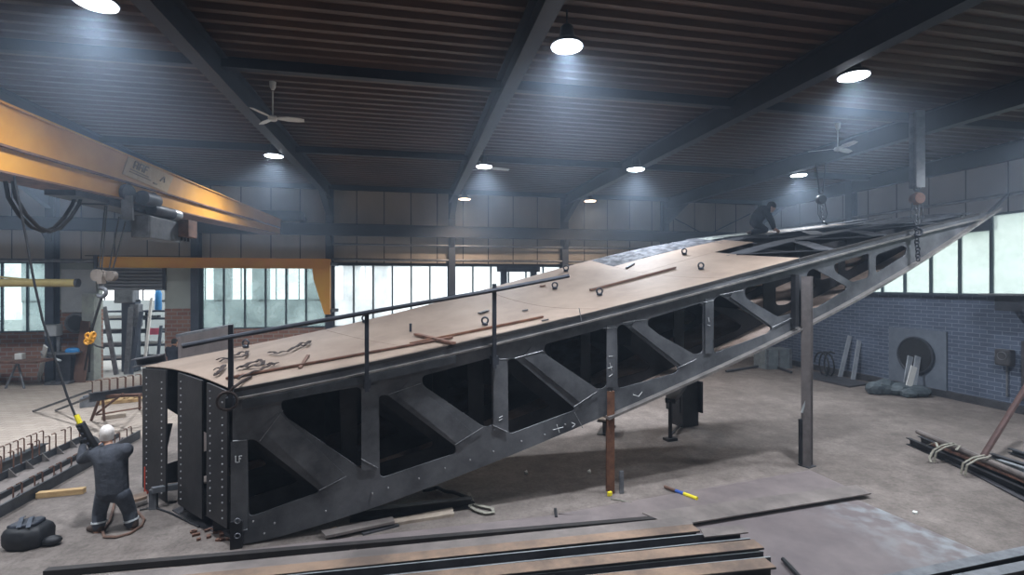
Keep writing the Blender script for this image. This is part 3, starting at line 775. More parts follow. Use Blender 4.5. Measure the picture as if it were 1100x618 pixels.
# ------------------------------------------------------------------ overhead crane, hoist, pendant
def gl_(D, z, off=0.0): return LD(-7.5 - .16 * (D - 7.32) + off, D, z)
CR = thing('overhead_crane', 'large yellow overhead crane girder running along the upper left', 'crane', gl_(12, 5.7))
def zb(D): return 5.56 + (D - 7.32) * .030
def zs(D): return 5.95 + (D - 7.32) * .022
b = MB(); D0, D1 = 2.5, 20.9
Ds = np.linspace(D0, D1, 24)
b.ring_loft([[gl_(D, zs(D)), gl_(D, 6.55), gl_(D, 6.55, -.62), gl_(D, zs(D), -.62)] for D in Ds]); b.build('girder', 'yellow', CR)
MB().ring_loft([[gl_(D, zb(D), -.02), gl_(D, zs(D) - .03, -.02), gl_(D, zs(D) - .03, -.58), gl_(D, zb(D), -.58)] for D in Ds]).build('lower_girder', 'yellow', CR)
MB().ring_loft([[gl_(D, zs(D) - .035, .06), gl_(D, zs(D) + .0, .06), gl_(D, zs(D) + .0, -.6), gl_(D, zs(D) - .035, -.6)] for D in Ds]).build('flange', 'rust_dark', CR)
MB().ring_loft([[gl_(D, 6.55, .05), gl_(D, 6.58, .05), gl_(D, 6.58, -.67), gl_(D, 6.55, -.67)] for D in Ds]).build('top_flange', 'yellow', CR)
MB().ring_loft([[gl_(D, zb(D) - .03, .05), gl_(D, zb(D), .05), gl_(D, zb(D), -.65), gl_(D, zb(D) - .03, -.65)] for D in Ds]).build('bottom_flange', 'rust_dark', CR)
pe = gl_(21.2, 6.78, -.3); pe.y = YB - .55
b = MB(); b.box(pe + V(0, -.2, 0), (2.2, .7, .36)); 
b.build('end_carriage', 'darkmetal', CR, bevel=.02)
for k in (-1, 1):
    MB().lathe(pe + V(k*1.0, .28, -.08), [(.14, -.05), (.16, -.05), (.16, .05), (.14, .05)], axis=(0, 1, 0)).build('wheel', 'darkmetal', CR, smooth=40)
# maker's plate with lettering too worn to read
def gpt(u, v, off=.012):
    # a point on the girder's right face
    r = ray(u, v); P = gl_(8, 6); Q = gl_(16, 6); n = (Q - P).cross(V(0, 0, 1)).normalized(); q = gl_(8, 6, off) - CAMP_; t = q.dot(n) / r.dot(n); return CAMP_ + r * t
CAMP_ = V(0, 0, CH)
quad = [gpt(131, 187), gpt(138, 167), gpt(186, 190), gpt(179, 207)]
nn = (gl_(16, 6) - gl_(8, 6)).cross(V(0, 0, 1)).normalized()
MB().prism(quad, nn*.01).build('maker_plate', 'signm', CR)
def q2(a, c): return quad[0].lerp(quad[3], a).lerp(quad[1].lerp(quad[2], a), c) + nn*.014
b = MB()
for x0 in (.14, .25):                      # three block letters, illegible in the photograph
    b.tube([q2(x0, .5), q2(x0, .85)], .02, 4); b.tube([q2(x0+.07, .5), q2(x0+.07, .85)], .02, 4); b.tube([q2(x0, .85), q2(x0+.07, .85)], .02, 4); b.tube([q2(x0, .66), q2(x0+.07, .66)], .02, 4)
b.tube([q2(.36, .5), q2(.36, .85)], .02, 4); b.tube([q2(.36, .85), q2(.42, .85)], .02, 4); b.tube([q2(.36, .68), q2(.41, .68)], .02, 4); b.tube([q2(.1, .38), q2(.48, .38)], .012, 4); b.tube([q2(.1, .26), q2(.55, .26)], .012, 4)
b.tube([q2(.74, .45), q2(.80, .75)], .02, 4); b.tube([q2(.80, .75), q2(.84, .45)], .02, 4); b.tube([q2(.62, .2), q2(.70, .2)], .02, 4)
b.build('plate_lettering', 'ink', CR)
# festoon cable loops below the girder
for off in (0, .12):
    pts = [gl_(D, zb(D) - .06 - h, -.25 - off) for D, h in ((7.85, 0), (7.9, .25), (8.1, .5), (8.35, .68), (8.6, .74), (8.85, .66), (9.1, .45), (9.3, .2), (9.4, 0))]
    MB().tube(pts, .03, 8).build('festoon_cable', 'black', CR, smooth=True)
# hoist trolley
HO = thing('crane_hoist', 'dark hoist trolley with rope drum and hook block under the yellow crane', 'hoist', gl_(10.4, 5.3))
Dh = 10.6
g1 = lambda D, h, off: gl_(D, zb(Dh) + h, off)
MB().bar(g1(8.9, -.10, -.3), g1(10.2, -.10, -.3), .5, .16).build('cable_tray', 'darkmetal', HO, bevel=.01)
MB().bar(g1(9.8, -.16, -.3), g1(12.2, -.16, -.3), .55, .1).build('trolley_frame', 'darkmetal', HO, bevel=.01)
for D in (10.3, 11.2):
    for o in (.06, -.66): MB().lathe(g1(D, .10, o), [(.16, -.04), (.19, -.04), (.19, .04), (.16, .04)], axis=g1(10, 0, 1) - g1(10, 0, 0)).build('trolley_wheel', 'darkmetal', HO, smooth=40)
MB().bar(g1(10.2, .05, .10), g1(10.25, -.45, .10), .2, .06).build('side_plate', 'greymetal', HO)
MB().lathe(g1(10.5, .06, .22), [(.10, 0), (.15, .03), (.15, .55), (.12, .6)], axis=gl_(12, 5) - gl_(10, 5)).build('travel_motor', 'darkmetal', HO, smooth=40)
MB().lathe(g1(10.9, -.12, .2), [(.12, 0), (.13, .03), (.13, .85), (.1, .9)], axis=gl_(12, 5) - gl_(10, 5)).build('hoist_motor', 'darkmetal', HO, smooth=40)
MB().lathe(g1(11.75, -.12, .2), [(.13, 0), (.135, .05), (.135, .28), (.08, .33)], axis=gl_(12, 5) - gl_(10, 5)).build('motor_cap', 'alu', HO, smooth=40)
MB().bar(g1(10.75, -.52, .05), g1(12.1, -.52, .05), .38, .5).build('gear_housing', 'greymetal', HO, bevel=.03)
cb = MB().bar(g1(12.0, -.42, .32), g1(12.45, -.42, .32), .3, .42).build('control_box', 'rust_dark', HO, bevel=.015)
for k in range(3): MB().tube([g1(12.05 + k*.15, -.63, .3), g1(12.05 + k*.15, -.72, .3)], .03, 6).build('cable_gland', 'black', cb)
hb = atD(109, 296, 9.4)
for (u, v), (uu, vv) in (((113, 221), (106, 290)), ((115, 221), (109, 290)), ((128, 233), (117, 290)), ((135, 238), (121, 290))):
    MB().tube([atD(u, v, 9.8), atD(uu, vv, 9.4)], .012, 6).build('wire_rope', 'black', HO)
ax = V(c_, -s_, 0); fw_ = V(s_, c_, 0)
blk = MB(); blk.lathe(hb - ax*.05, [(.03, -.06), (.115, -.06), (.115, -.03), (.09, 0), (.115, .03), (.115, .06), (.03, .06)], axis=fw_, seg=20)
blk.lathe(hb + ax*.11 + fw_*.09 + V(0, 0, -.01), [(.03, -.05), (.1, -.05), (.1, .05), (.03, .05)], axis=fw_, seg=20)
blk.bar(hb + V(0, 0, .08), hb - V(0, 0, .16), .08, .14)
hk = blk.build('hook_block', 'blockm', HO, smooth=40)
hc = hb - V(0, 0, .32)
b = MB(); b.tube([hb - V(0, 0, .14), hb - V(0, 0, .24)], .04, 8); b.torus(hc, .085, .035, fw_, 18, 8, -2.6, 1.9); b.build('hook', 'greymetal', hk, smooth=True)
# sling with an orange shortening clutch hanging from the hook
SL_ = thing('chain_sling', 'dark sling with orange clutch hanging from the crane hook', 'sling', atD(97, 365, 9.3))
MB().tube([hc - V(0, 0, .1), atD(106, 330, 9.35), atD(97, 360, 9.3)], .022, 6).build('sling_leg', 'black', SL_)
for i, (u, v) in enumerate(((95, 361), (99, 363), (94, 367), (100, 360), (97, 366))):
    P = atD(u, v, 9.3); MB().torus(P, .05, .022, ax if i % 2 else fw_, 12, 6).build('clutch_ring', 'orange_b', SL_, smooth=True)
for (u, v) in ((91, 398), (96, 400)): MB().tube([atD(96, 368, 9.3), atD(u, v, 9.3)], .016, 6).build('chain_leg', 'black', SL_)
MB().tube([atD(98, 368, 9.3), atD(104, 372, 9.3), atD(112, 374, 9.3)], .016, 6).build('chain_leg', 'black', SL_)
# pendant control
PD = thing('pendant_control', 'black crane pendant on a long cable held by the worker at left', 'control', atD(95, 465, 7.75))
ctrl = [(15, 188, 7.6), (20, 215, 7.65), (28, 255, 7.7), (36, 300, 7.72), (46, 345, 7.75), (60, 388, 7.75), (72, 425, 7.75), (82, 450, 7.72)]
MB().tube([atD(*q) for q in ctrl], .016, 8).build('cable', 'black', PD, smooth=True)
MB().tube([atD(82, 446, 7.72), atD(86, 455, 7.72)], .035, 8).build('strain_relief', 'yel2', PD)
P, Q = atD(86, 455, 7.72), atD(104, 486, 7.9)
b = MB().bar(P, Q, .10, .09, up=fw_).build('control_body', 'black', PD, bevel=.015)
for k in range(5):
    MB().lathe(P.lerp(Q, .15 + k*.17) - fw_*.055, [(.02, 0), (.02, -.02), (.01, -.025)], axis=fw_, seg=8).build('push_button', 'darkmetal', b)
# ---- jib crane at the back wall (orange arm) and ochre tube arm
YJ = 22.45
a, c = onY(107, 286, YJ), onY(352, 286, YJ)
JB = thing('wall_jib_crane', 'orange yellow jib arm fixed to a back wall column at left', 'jib crane', (c.x, YJ, 4.3))
MB().ibeam((a.x, YJ, 4.75), (c.x, YJ, 4.75), .42, .3, .03, .2).build('jib_arm', 'orange', JB)
e = onY(337, 335, YJ).x; e2 = onY(355, 335, YJ).x; x3 = onY(335, 293, YJ).x
MB().prism([(x3, YJ-.12, 4.95), (e2, YJ-.12, 4.95), (e2, YJ-.12, 2.6), (e+.45, YJ-.12, 2.6), (x3+.08, YJ-.12, 4.1)], (0, .24, 0)).build('bracket', 'orange', JB)
MB().box((a.x-.05, YJ, 4.62), (.12, .4, .8)).build('end_stop', 'darkmetal', JB)
for z in (4.75, 2.75): MB().bar((e2-.1, YJ, z), (e2+.12, YJ+.55, z), .3, .14).build('hinge', 'darkmetal', JB)
MB().tube([(a.x-.5, YJ, 5.0), (a.x+3.5, YJ, 5.0)], .02, 6).build('top_cable', 'black', JB)
a, c = onY(-20, 304, 20.5), onY(83, 304, 20.5)
TB_ = thing('tube_arm', 'ochre tube arm sticking out in front of the leftmost window', 'arm', (c.x, 20.5, 3.9))
MB().tube([(a.x-3, 20.5, 3.93), (c.x, 20.5, 3.93)], .14, 14).build('arm', 'yellowish', TB_, smooth=40)
MB().lathe((c.x, 20.5, 3.93), [(.155, -.04), (.155, .04), (.1, .05)], axis=(1, 0, 0)).build('end_cap', 'darkmetal', TB_)
MB().tube([(onY(0, 300, 20.5).x - 2, 20.5, 4.35), (onY(35, 303, 20.5).x, 20.5, 4.03)], .035).build('brace', 'yellowish', TB_)
# ---- chain hoists at the right
def hoist(u, vt, vb, D, zt, label, heavy):
    Pt, Pb = atD(u, vt, D), atD(u + (3 if not heavy else 1), vb, D); Pt.z = zt
    t = thing('chain_hoist', label, 'hoist', Pb)
    zm = Pb.z + (Pt.z - Pb.z) * (.42 if not heavy else .28)
    if heavy:
        MB().ibeam(V(Pt.x, Pt.y, zt), V(Pt.x, Pt.y, zm + .25), .22, .2, .02, .02, up=(s_, c_, 0)).build('hanger_bar', 'greymetal', t)
        MB().tube([V(Pt.x, Pt.y, zm+.3) + ax*.16, V(Pt.x, Pt.y, zt) + ax*.16], .03, 6).build('hanger_rod', 'greymetal', t)
    else:
        for o in (-.05, .05): MB().tube([Pt + ax*o*3, V(Pt.x, Pt.y, zm+.2) + ax*o], .018, 6).build('hanger_chain', 'darkmetal', t)
    m = V(Pt.x, Pt.y, zm)
    MB().lathe(m, [(.04, -.1), (.12, -.1), (.145, -.05), (.145, .05), (.12, .1), (.04, .1)], axis=fw_, seg=18).build('hoist_body', 'rust_dark' if heavy else 'darkmetal', t, smooth=40)
    MB().torus(m + V(0, 0, .25), .07, .022, fw_, 14, 6).build('top_hook', 'darkmetal', t, smooth=True)
    z = m.z - .2; i = 0; k = 1
    while z > Pb.z + .15 and i < 24:
        q = m.lerp(Pb, (m.z - z) / (m.z - Pb.z)); q.z = z
        MB().torus(q, .045, .014, ax if i % 2 else fw_, 10, 5).build('chain_link', 'greymetal', t); z -= .075; i += 1
    for o in (.1, -.1): MB().tube([m + ax*o, m.lerp(Pb, .55) + ax*o*1.4, m.lerp(Pb, .75) + ax*o*.6], .012, 5).build('hand_chain', 'darkmetal', t)
    MB().torus(Pb + V(0, 0, .02), .09, .03, fw_, 16, 8, -2.6, 1.9).build('hook', 'darkmetal', t, smooth=True)
    return t
hoist(882, 166, 243, 15.4, 7.62, 'hand chain hoist hanging from the roof just right of the crouching worker', False)
hoist(985, 112, 250, 11.75, 7.95, 'chain hoist on a thick hanger bar holding up the pointed tip', True)
P = web(986, 262, -.08)
CH_ = thing('lifting_chain', 'chain loop hanging over the pointed tip below the thick hanger', 'chain', P)
for i in range(10):
    q = web(985 + (1 if i > 5 else 0), 246 + i*3.6, -.16); MB().torus(q, .05, .016, ax if i % 2 else fw_, 10, 5).build('chain_link', 'darkmetal', CH_)
# ---- temporary posts under the structure
p = fl(860, 498) - nv*.16
t = thing('support_post', 'tall steel profile post standing before the right half of the structure', 'post', p)
zt = web(860, 297).z
MB().ibeam(p, p + V(0, 0, zt), .2, .18, .02, .05, up=(.82, .57, 0)).build('profile', 'postm', t)
MB().box(p + V(0, 0, .01), (.26, .24, .02), .3).build('foot_plate', 'steel', t)
pp = web(854, 338, -.10); MB().box(pp + V(0, 0, .3), (.1, .12, 1.1), .12).build('clamp_bracket', 'steel_dark', t)
q0 = fl(853, 500) ; MB().bar(p - ax*.13 + V(0, 0, .05), p - ax*.13 + V(0, 0, 1.0), .07, .07).build('side_bar', 'steel_dark', t)
MB().bar(p - ax*.14 - fw_*.05 + V(0, 0, 1.15), p - ax*.05 - fw_*.05 + V(0, 0, 1.45), .03, .03).build('wedge', 'alu', t)
p = fl(662, 528) - nv*.05
t = thing('support_post', 'rusty brown post propping the lower edge at mid length', 'post', p)
MB().channel(p - ax*.07, p - ax*.07 + V(0, 0, 1.9), .14, .14, .02, up=fw_).build('profile', 'rust', t)
MB().bar(p + ax*.06 - fw_*.05, p + ax*.06 - fw_*.05 + V(0, 0, .42), .08, .04).build('shoe', 'greymetal', t)
for z in (.28, .12): MB().lathe(p - ax*.09 + V(0, 0, z), [(.03, -.02), (.03, .02)], axis=fw_, seg=8).build('bolt', 'darkmetal', t)
# stand below the far side
p = fl(735, 456)
t = thing('support_stand', 'dark box stand carrying the structure from below, right of the rusty post', 'stand', p)
MB().box(p + V(0, 0, .62), (.55, .5, 1.24), .2).build('box_column', 'steel_dark', t)
for o in (-.3, .3): MB().box(p + ax*o + V(0, 0, .8), (.05, .55, .85), .2).build('fin', 'steel_dark', t)
q = fl(720, 473)
MB().tube([q + V(0, 0, .06), q + V(0, 0, .98)], .05, 8).build('screw_leg', 'steel_dark', t)
MB().box(q + V(0, 0, .03), (.3, .2, .06), .2).build('foot', 'steel_dark', t)
MB().bar(q + V(0, 0, .12), p + V(-.15, -.1, .05), .06, .04).build('foot_brace', 'steel_dark', t)
MB().bar(q + V(0, 0, .98), p + V(0, 0, 1.18), .25, .12).build('head_beam', 'steel_dark', t)
p = fl(650, 468)
t = thing('support_block', 'dark steel block on the floor behind the rusty post', 'block', p)
MB().ibeam(p - ax*.05 + V(0, 0, .18), p + fw_*.9 + ax*.3 + V(0, 0, .18), .36, .32, .03, .03).build('profile', 'steel_dark', t)
MB().bar(p + V(0, 0, .38), p + fw_*.9 + ax*.3 + V(0, 0, .38), .38, .05).build('top_plate', 'woodgrey', t)
# gantry frame standing at the back windows
Yg = 21.3
a, c = onY(541, 290, Yg), onY(573, 290, Yg)
t = thing('gantry_frame', 'dark gantry frame seen against the back windows over the deck edge', 'frame', ((a.x+c.x)/2, Yg, 0))
for X in (a.x, c.x): MB().ibeam((X, Yg, 0), (X, Yg, 4.5), .26, .22, .02, .02, up=(1, 0, 0)).build('leg', 'navylight', t)
MB().ibeam((a.x-.3, Yg, 4.55), (c.x+.3, Yg, 4.55), .26, .24, .02, .02).build('cross_beam', 'navylight', t)
# ---- grey plate and channel behind the blunt end
P0, P1 = LD(-6.78, 10.15, 0), LD(-7.12, 12.7, 0)
t = thing('standing_plate', 'large grey stained plate standing upright behind the left deck end', 'panel', P0)
MB().prism([P0, P1, P1 + V(0, 0, 2.83), P0 + V(0, 0, 2.83)], ax*.05).build('sheet', 'plate', t)
MB().bar(P0 + V(0, 0, 2.84), P1 + V(0, 0, 2.84), .09, .07).build('edge_strip', 'greymetal', t)
for k in (.25, .5, .75): q = P0.lerp(P1, k); MB().bar(q, q + V(0, 0, 2.8), .1, .06).build('rib', 'plate', t)
P0, P1 = atD(147, 389, 9.75), atD(178, 384, 9.9)
single(MB().channel(P0, P1, .16, .28, .02), 'steel_channel', 'mill_dark', 'short dark channel with red end lying on the far left deck corner', 'steel profile', loc=P0)
# ------------------------------------------------------------------ things lying on the deck
def deckbar(name, a, c, w, h, m, label, cat='bar', n=8, up=.0, lift=0.0):
    pts = [deck(a[0] + (c[0]-a[0])*k/n, a[1] + (c[1]-a[1])*k/n, up) for k in range(n+1)]
    zmax = pts
    b = MB(); d = (pts[-1] - pts[0]); sd = d.cross(V(0, 0, 1)).normalized() * w/2
    b.ring_loft([[p - sd, p + sd, p + sd + V(0, 0, h), p - sd + V(0, 0, h)] for p in pts])
    return single(b, name, m, label, cat, loc=pts[0])
deckbar('flat_bar', (243, 408), (486, 364), .09, .03, 'rust_dark', 'long brown flat bar lying along the left deck edge', n=14)
deckbar('flat_bar', (440, 371), (583, 342), .09, .035, 'rust', 'rusty orange flat bar lying on the deck behind the tallest rail post', n=10)
deckbar('flat_bar', (634, 313), (725, 289), .10, .04, 'ply', 'dark brown bar lying on the deck middle, pointing up to the tip', n=10)
deckbar('flat_bar', (447, 361), (487, 371), .10, .04, 'rust_dark', 'short brown bar lying across the long flat bar', n=5)
deckbar('flat_bar', (322, 397), (331, 383), .05, .02, 'ply', 'tiny brown bar lying between straps and the first rail post from the right', n=3)
deckbar('steel_offcut', (515, 338), (524, 335), .12, .03, 'mill_dark', 'largest square steel offcut on the deck left of the tall rail post', 'offcut', n=2)
deckbar('steel_offcut', (561, 335), (567, 334), .07, .02, 'mill_dark', 'small dark offcut on the deck right of the tall rail post', 'offcut', n=2)
deckbar('steel_offcut', (580, 308.5), (586, 307.5), .05, .02, 'rust', 'small rusty offcut between two lifting eyes near the deck back edge', 'offcut', n=2)
deckbar('steel_offcut', (582, 346), (589, 344.5), .06, .02, 'mill_dark', 'small dark offcut near the front deck edge at the rusty bar end', 'offcut', n=2)
deckbar('hand_tool', (673, 289), (681, 284), .06, .03, 'darkmetal', 'small dark tool lying at the seam of the grey deck plate', 'tool', n=2)
def strap(pts, w, label, loops=0.0):
    P = []
    for i in range(len(pts)-1):
        for k in range(4):
            q = k/4; P.append(deck(pts[i][0]*(1-q)+pts[i+1][0]*q, pts[i][1]*(1-q)+pts[i+1][1]*q, .02 + .03*abs(math.sin((i*4+k)*.9))))
    P.append(deck(*pts[-1], .02))
    single(MB().ribbon(P, w, .012), 'lashing_strap', 'cord', label, 'strap', 'straps on the left deck end', loc=P[0])
strap([(233, 389), (246, 388), (258, 382), (266, 381), (263, 386), (250, 388), (236, 391)], .06, 'looped dark strap on the deck, left of the first rail post')
strap([(254, 399), (265, 396), (278, 390), (283, 392), (282, 396), (270, 397), (258, 398), (276, 391)], .06, 'crumpled dark strap on the deck just right of the first rail post')
strap([(289, 381), (299, 383), (312, 379), (324, 372), (333, 370), (328, 374), (320, 375)], .06, 'longest dark strap lying open on the deck towards the back')
strap([(256, 410), (268, 405), (282, 400), (290, 396), (298, 394), (288, 394)], .055, 'dark strap trailing over the front deck edge at the first rail post')
strap([(230, 400), (238, 399), (241, 396), (236, 403), (231, 406)], .06, 'short dark strap at the left deck edge')
# cord hanging from the corner post clamp
b = MB(); b.torus(web(243, 432, -.2), .12, .022, nv, 16, 6); b.torus(web(258, 431, -.2), .09, .02, nv, 14, 6); b.tube([deck(262, 412), web(252, 418, -.2), web(243, 424, -.2)], .022, 6)
b2 = MB(); b2.torus(web(244, 431, -.22), .13, .022, nv, 16, 6); b2.tube([web(244, 424, -.22), web(250, 417, -.22), deck(262, 411, .02), deck(270, 407, .02)], .022, 6)
b.b.free(); single(b2, 'rope_coil', 'cord', 'dark rope coil hanging on the near rail post at the deck corner', 'rope', loc=web(244, 431))

# ------------------------------------------------------------------ floor plates and the bar stack in front
def flat(name, quad, z, th, m, label, cat='steel plate', grp=None):
    P = [fl(u, v, z + th) - V(0, 0, th) for u, v in quad]; c = sum(P, V(0, 0, 0)) / len(P)
    return single(MB().prism(P, (0, 0, th)), name, m, label, cat, grp, loc=c)
flat('steel_plate', [(600, 552), (870, 505), (912, 524), (720, 563)], 0.0, .02, 'plate', 'grey steel plate flat on the floor behind the narrow strip plate')
flat('steel_plate', [(690, 572), (910, 532), (1062, 597), (985, 622), (770, 640)], 0.0, .012, 'plate_worn', 'large purple grey steel plate with pale worn edge at bottom right')
flat('steel_strip', [(690, 551), (920, 521), (936, 530), (723, 565)], .075, .02, 'mill', 'narrow steel strip plate lying across two floor plates', 'steel plate')
flat('steel_plate', [(50, 613), (250, 592), (600, 553), (720, 557), (380, 590), (46, 617)], 0.0, .03, 'plate', 'long thin floor plate between the bar stack and the structure')
def longbar(kind, r0, l0, z, h, w, m, label, extra=None, mat2=None):
    # r0, l0: image points of the right and left end of the front top edge
    A_, B_ = fl(*r0, z + h), fl(*l0, z + h); d = (B_ - A_).normalized(); back = V(-d.y, d.x, 0)
    if back.y < 0: back = -back
    off = back * (w/2) - V(0, 0, h/2)
    t = thing('steel_beam' if kind != 'flat' else 'flat_steel', label, 'steel beam' if kind != 'flat' else 'flat bar', fl(*r0), 0, 'steel bars stacked in the foreground')
    b = MB()
    if kind == 'flat': b.bar(A_ + off, B_ + off, w, h)
    elif kind == 'h': b.ibeam(A_ + off, B_ + off, h, w, .022, .02)
    elif kind == 'trough':
        b.bar(A_ + off, B_ + off, w, .02); b.bar(A_ + back*.012 - V(0, 0, h/2), B_ + back*.012 - V(0, 0, h/2), .022, h); b.bar(A_ + back*(w-.012) - V(0, 0, h/2), B_ + back*(w-.012) - V(0, 0, h/2), .022, h)
        b.build('profile', m, t)
        for o in (.012, w - .012): MB().bar(A_ + back*o + V(0, 0, .002), B_ + back*o + V(0, 0, .002), .022, .004).build('flange_edge', mat2, t)
        return t
    b.build('profile', m, t)
    if mat2: MB().bar(A_ + back*(w/2) + V(0, 0, .0025), B_ + back*(w/2) + V(0, 0, .0025), w*.96, .005).build('scale_face', mat2, t)
    return t
def lb(x, y, n=700, sl=.103): return (x, y), (x - n, y + n*sl)
longbar('flat', (720, 556), (46, 614), .014, .08, .10, 'blackedge', 'rear bar of the foreground stack, thin dark edge')
longbar('flat', *lb(745, 563), .014, .16, .24, 'mill', 'grey topped bar second from the back in the foreground stack')
longbar('h', *lb(752, 571), .014, .20, .22, 'blackedge', 'third bar from the back in the foreground stack, rusty top', mat2='rustflat')
longbar('trough', *lb(806, 579), .014, .22, .25, 'mill_dark', 'dark trough shaped beam in the foreground stack with pale flange edges', mat2='alu')
longbar('h', *lb(821, 589), .014, .22, .235, 'blackedge', 'broad rusty topped bar near the front of the foreground stack', mat2='rustflat')
longbar('trough', *lb(828, 599), .014, .18, .17, 'mill_dark', 'narrow trough shaped beam with pale edges second from the front of the stack', mat2='alu')
longbar('h', *lb(834, 610), .014, .2, .24, 'blackedge', 'frontmost rusty topped bar of the foreground stack', mat2='rustflat')
flat('steel_strip', [(752, 568), (796, 564), (804, 572), (757, 577)], .225, .02, 'mill', 'short grey plate end lying on the dark beam of the stack', 'steel plate')
for r0, l0, lab in (((1100, 592), (975, 618), 'dark beam with pale top flange in the bottom right corner, rear of two'), ((1110, 606), (1030, 622), 'dark beam with pale top flange in the bottom right corner, front of two')):
    A_, B_ = fl(*r0, .3), fl(*l0, .3); d = (A_ - B_); A_ = A_ + d*.6; B_ = B_ - d*.3
    t = thing('steel_beam', lab, 'steel beam', V(B_.x, B_.y, 0))
    MB().ibeam(A_ - V(0, 0, .15), B_ - V(0, 0, .15), .3, .16, .02, .02).build('profile', 'blackedge', t)
    MB().bar(A_ + V(0, 0, .003), B_ + V(0, 0, .003), .155, .006).build('top_flange_face', 'greymetal', t)
P, Q = fl(841, 601, .06), fl(858, 619, .06)
single(MB().tube([P, Q + (Q-P)*.2], .03, 8), 'steel_rod', 'black', 'short black rod lying on the large floor plate', 'rod', loc=P)
# floor litter around the structure
P, Q = fl(714, 523, .04), fl(749, 536, .04)
t = thing('marking_stick', 'stick painted yellow and blue lying on the floor', 'stick', fl(730, 530))
MB().tube([P, P.lerp(Q, .35)], .03, 8).build('grip', 'ply', t); MB().tube([P.lerp(Q, .35), P.lerp(Q, .6)], .032, 8).build('blue_band', 'bluem', t); MB().tube([P.lerp(Q, .6), Q], [.034, .034], 8).build('yellow_end', 'yel2', t)
t = thing('measuring_tape', 'small yellow tape with pale cord on the floor beside the rusty post', 'tape', fl(656, 534))
MB().box(fl(655, 533) + V(0, 0, .04), (.09, .05, .08), .4).build('case', 'yel2', t, bevel=.01)
MB().tube([fl(656, 536, .02), fl(664, 537, .015), fl(672, 539, .015), fl(679, 540, .015)], .012, 5).build('tape_ribbon', 'strap', t)
def onfloor(pts, z=.02): return [fl(u, v, z) for u, v in pts]
b = MB().ribbon(onfloor([(503, 530), (507, 538), (505, 545), (512, 549), (522, 552), (530, 551), (529, 547), (520, 545), (511, 543), (506, 540)], .03), .07, .015)
single(b, 'sling_strap', 'strap', 'pale loop strap lying on the floor below the lower edge', 'strap', loc=fl(515, 545))
b = MB(); b.tube(onfloor([(454, 527), (462, 526), (470, 524), (478, 528), (487, 529), (495, 532), (503, 535), (508, 541)], .05), .035, 7)
single(b, 'chain_heap', 'black', 'dark chain lying along the foot of the lower chord', 'chain', loc=fl(480, 530))
flat('plank', [(421, 558), (486, 545), (488, 552), (424, 562)], 0, .05, 'woodgrey', 'short pale board on the floor in front of the structure', 'board')
flat('steel_flat', [(345, 570), (422, 555), (424, 560), (350, 576)], .06, .04, 'mill', 'grey flat bar on the floor in front of the structure', 'flat bar')
flat('paper_sheet', [(348, 571), (360, 577), (373, 569), (360, 566)], 0, .004, 'wood', 'yellowish sheet poking out under the grey flat bar', 'sheet')
flat('thin_plate', [(388, 571), (427, 562), (429, 564), (390, 574)], 0, .03, 'mill_dark', 'thin dark strip in front of the short pale board', 'strip')
P = fl(482, 549); single(MB().channel(fl(376, 553, .1), fl(506, 538, .1), .16, .12, .015), 'steel_channel', 'steel_dark', 'dark channel lying under the lower edge near the loop strap', 'steel profile', loc=P)
b = MB(); b.prism([fl(595, 549), fl(598, 549), fl(599, 558), fl(596, 558)], (0, 0, .05)); single(b, 'steel_offcut', 'steel_dark', 'dark offcut standing at the left end of the rear floor plate', 'offcut', loc=fl(597, 553))
for u, v, lab in ((565, 509, 'white scrap on the shaded floor, left of two'), (633, 508, 'white scrap on the shaded floor, right of two')):
    single(MB().prism([fl(u-2, v), fl(u+2, v+1), fl(u+1, v-2)], (0, 0, .04)), 'paper_scrap', 'white', lab, 'scrap', loc=fl(u, v))
# ------------------------------------------------------------------ left foreground: timber, bag, hose, trestles at the blunt end
P, Q = fl(40, 532, .05), fl(91, 527, .05)
single(MB().bar(P, Q, .12, .1), 'timber_beam', 'wood', 'pale timber beam on the floor left of the worker', 'timber', loc=(P+Q)/2 - V(0,0,.05), bevel=.006)
bgp = fl(31, 585)
t = thing('backpack', 'black backpack lying on the floor at bottom left', 'bag', bgp)
b = MB(); b.ring_loft([[bgp + ax*x*k + fw_*y*k + V(0, 0, z) for x, y in ((-.25,-.16),(-.12,-.23),(.14,-.23),(.27,-.12),(.25,.16),(.1,.22),(-.14,.22),(-.26,.12))] for z, k in ((.0, .9), (.06, 1.02), (.2, 1.04), (.27, .95), (.31, .75))])
b.build('main_bag', 'black', t, smooth=50, bevel=.02)
b = MB(); b.ring_loft([[bgp + ax*(x*.8-.02) + fw_*(y*.75) + V(0, 0, z + .02*math.sin(x*9)) for x, y in ((-.25,-.16),(-.12,-.21),(.14,-.21),(.25,-.12),(.23,.14),(.1,.2),(-.14,.2),(-.24,.12))] for z in (.29, .35)])
b.build('top_flap', 'tarp_d', t, smooth=50, bevel=.02)
MB().ball(bgp + ax*.36 + V(0, -.02, .07), .1, (1.3, .9, .7)).build('side_pouch', 'black', t, smooth=True)
for o in (-.08, .06): MB().ribbon([bgp + ax*(o-.1) + fw_*.1 + V(0, 0, .36), bgp + ax*o - fw_*.03 + V(0, 0, .4), bgp + ax*(o+.1) - fw_*.18 + V(0, 0, .33)], .05, .012).build('strap', 'strap_d', t)
pts = onfloor([(137, 525), (125, 530), (122, 545), (118, 560), (110, 570), (112, 577), (125, 577), (140, 573), (152, 565), (155, 558), (148, 550)], .025)
single(MB().tube(pts, .02, 6), 'floor_hose', 'hose', 'thin hose looped on the floor around the worker feet', 'hose', loc=fl(130, 570))
pts = onfloor([(150, 548), (165, 545), (185, 552), (205, 562), (214, 566)], .02)
single(MB().tube(pts, .015, 6), 'floor_cable', 'black', 'thin cable on the floor below the blunt end', 'cable', loc=fl(185, 552))
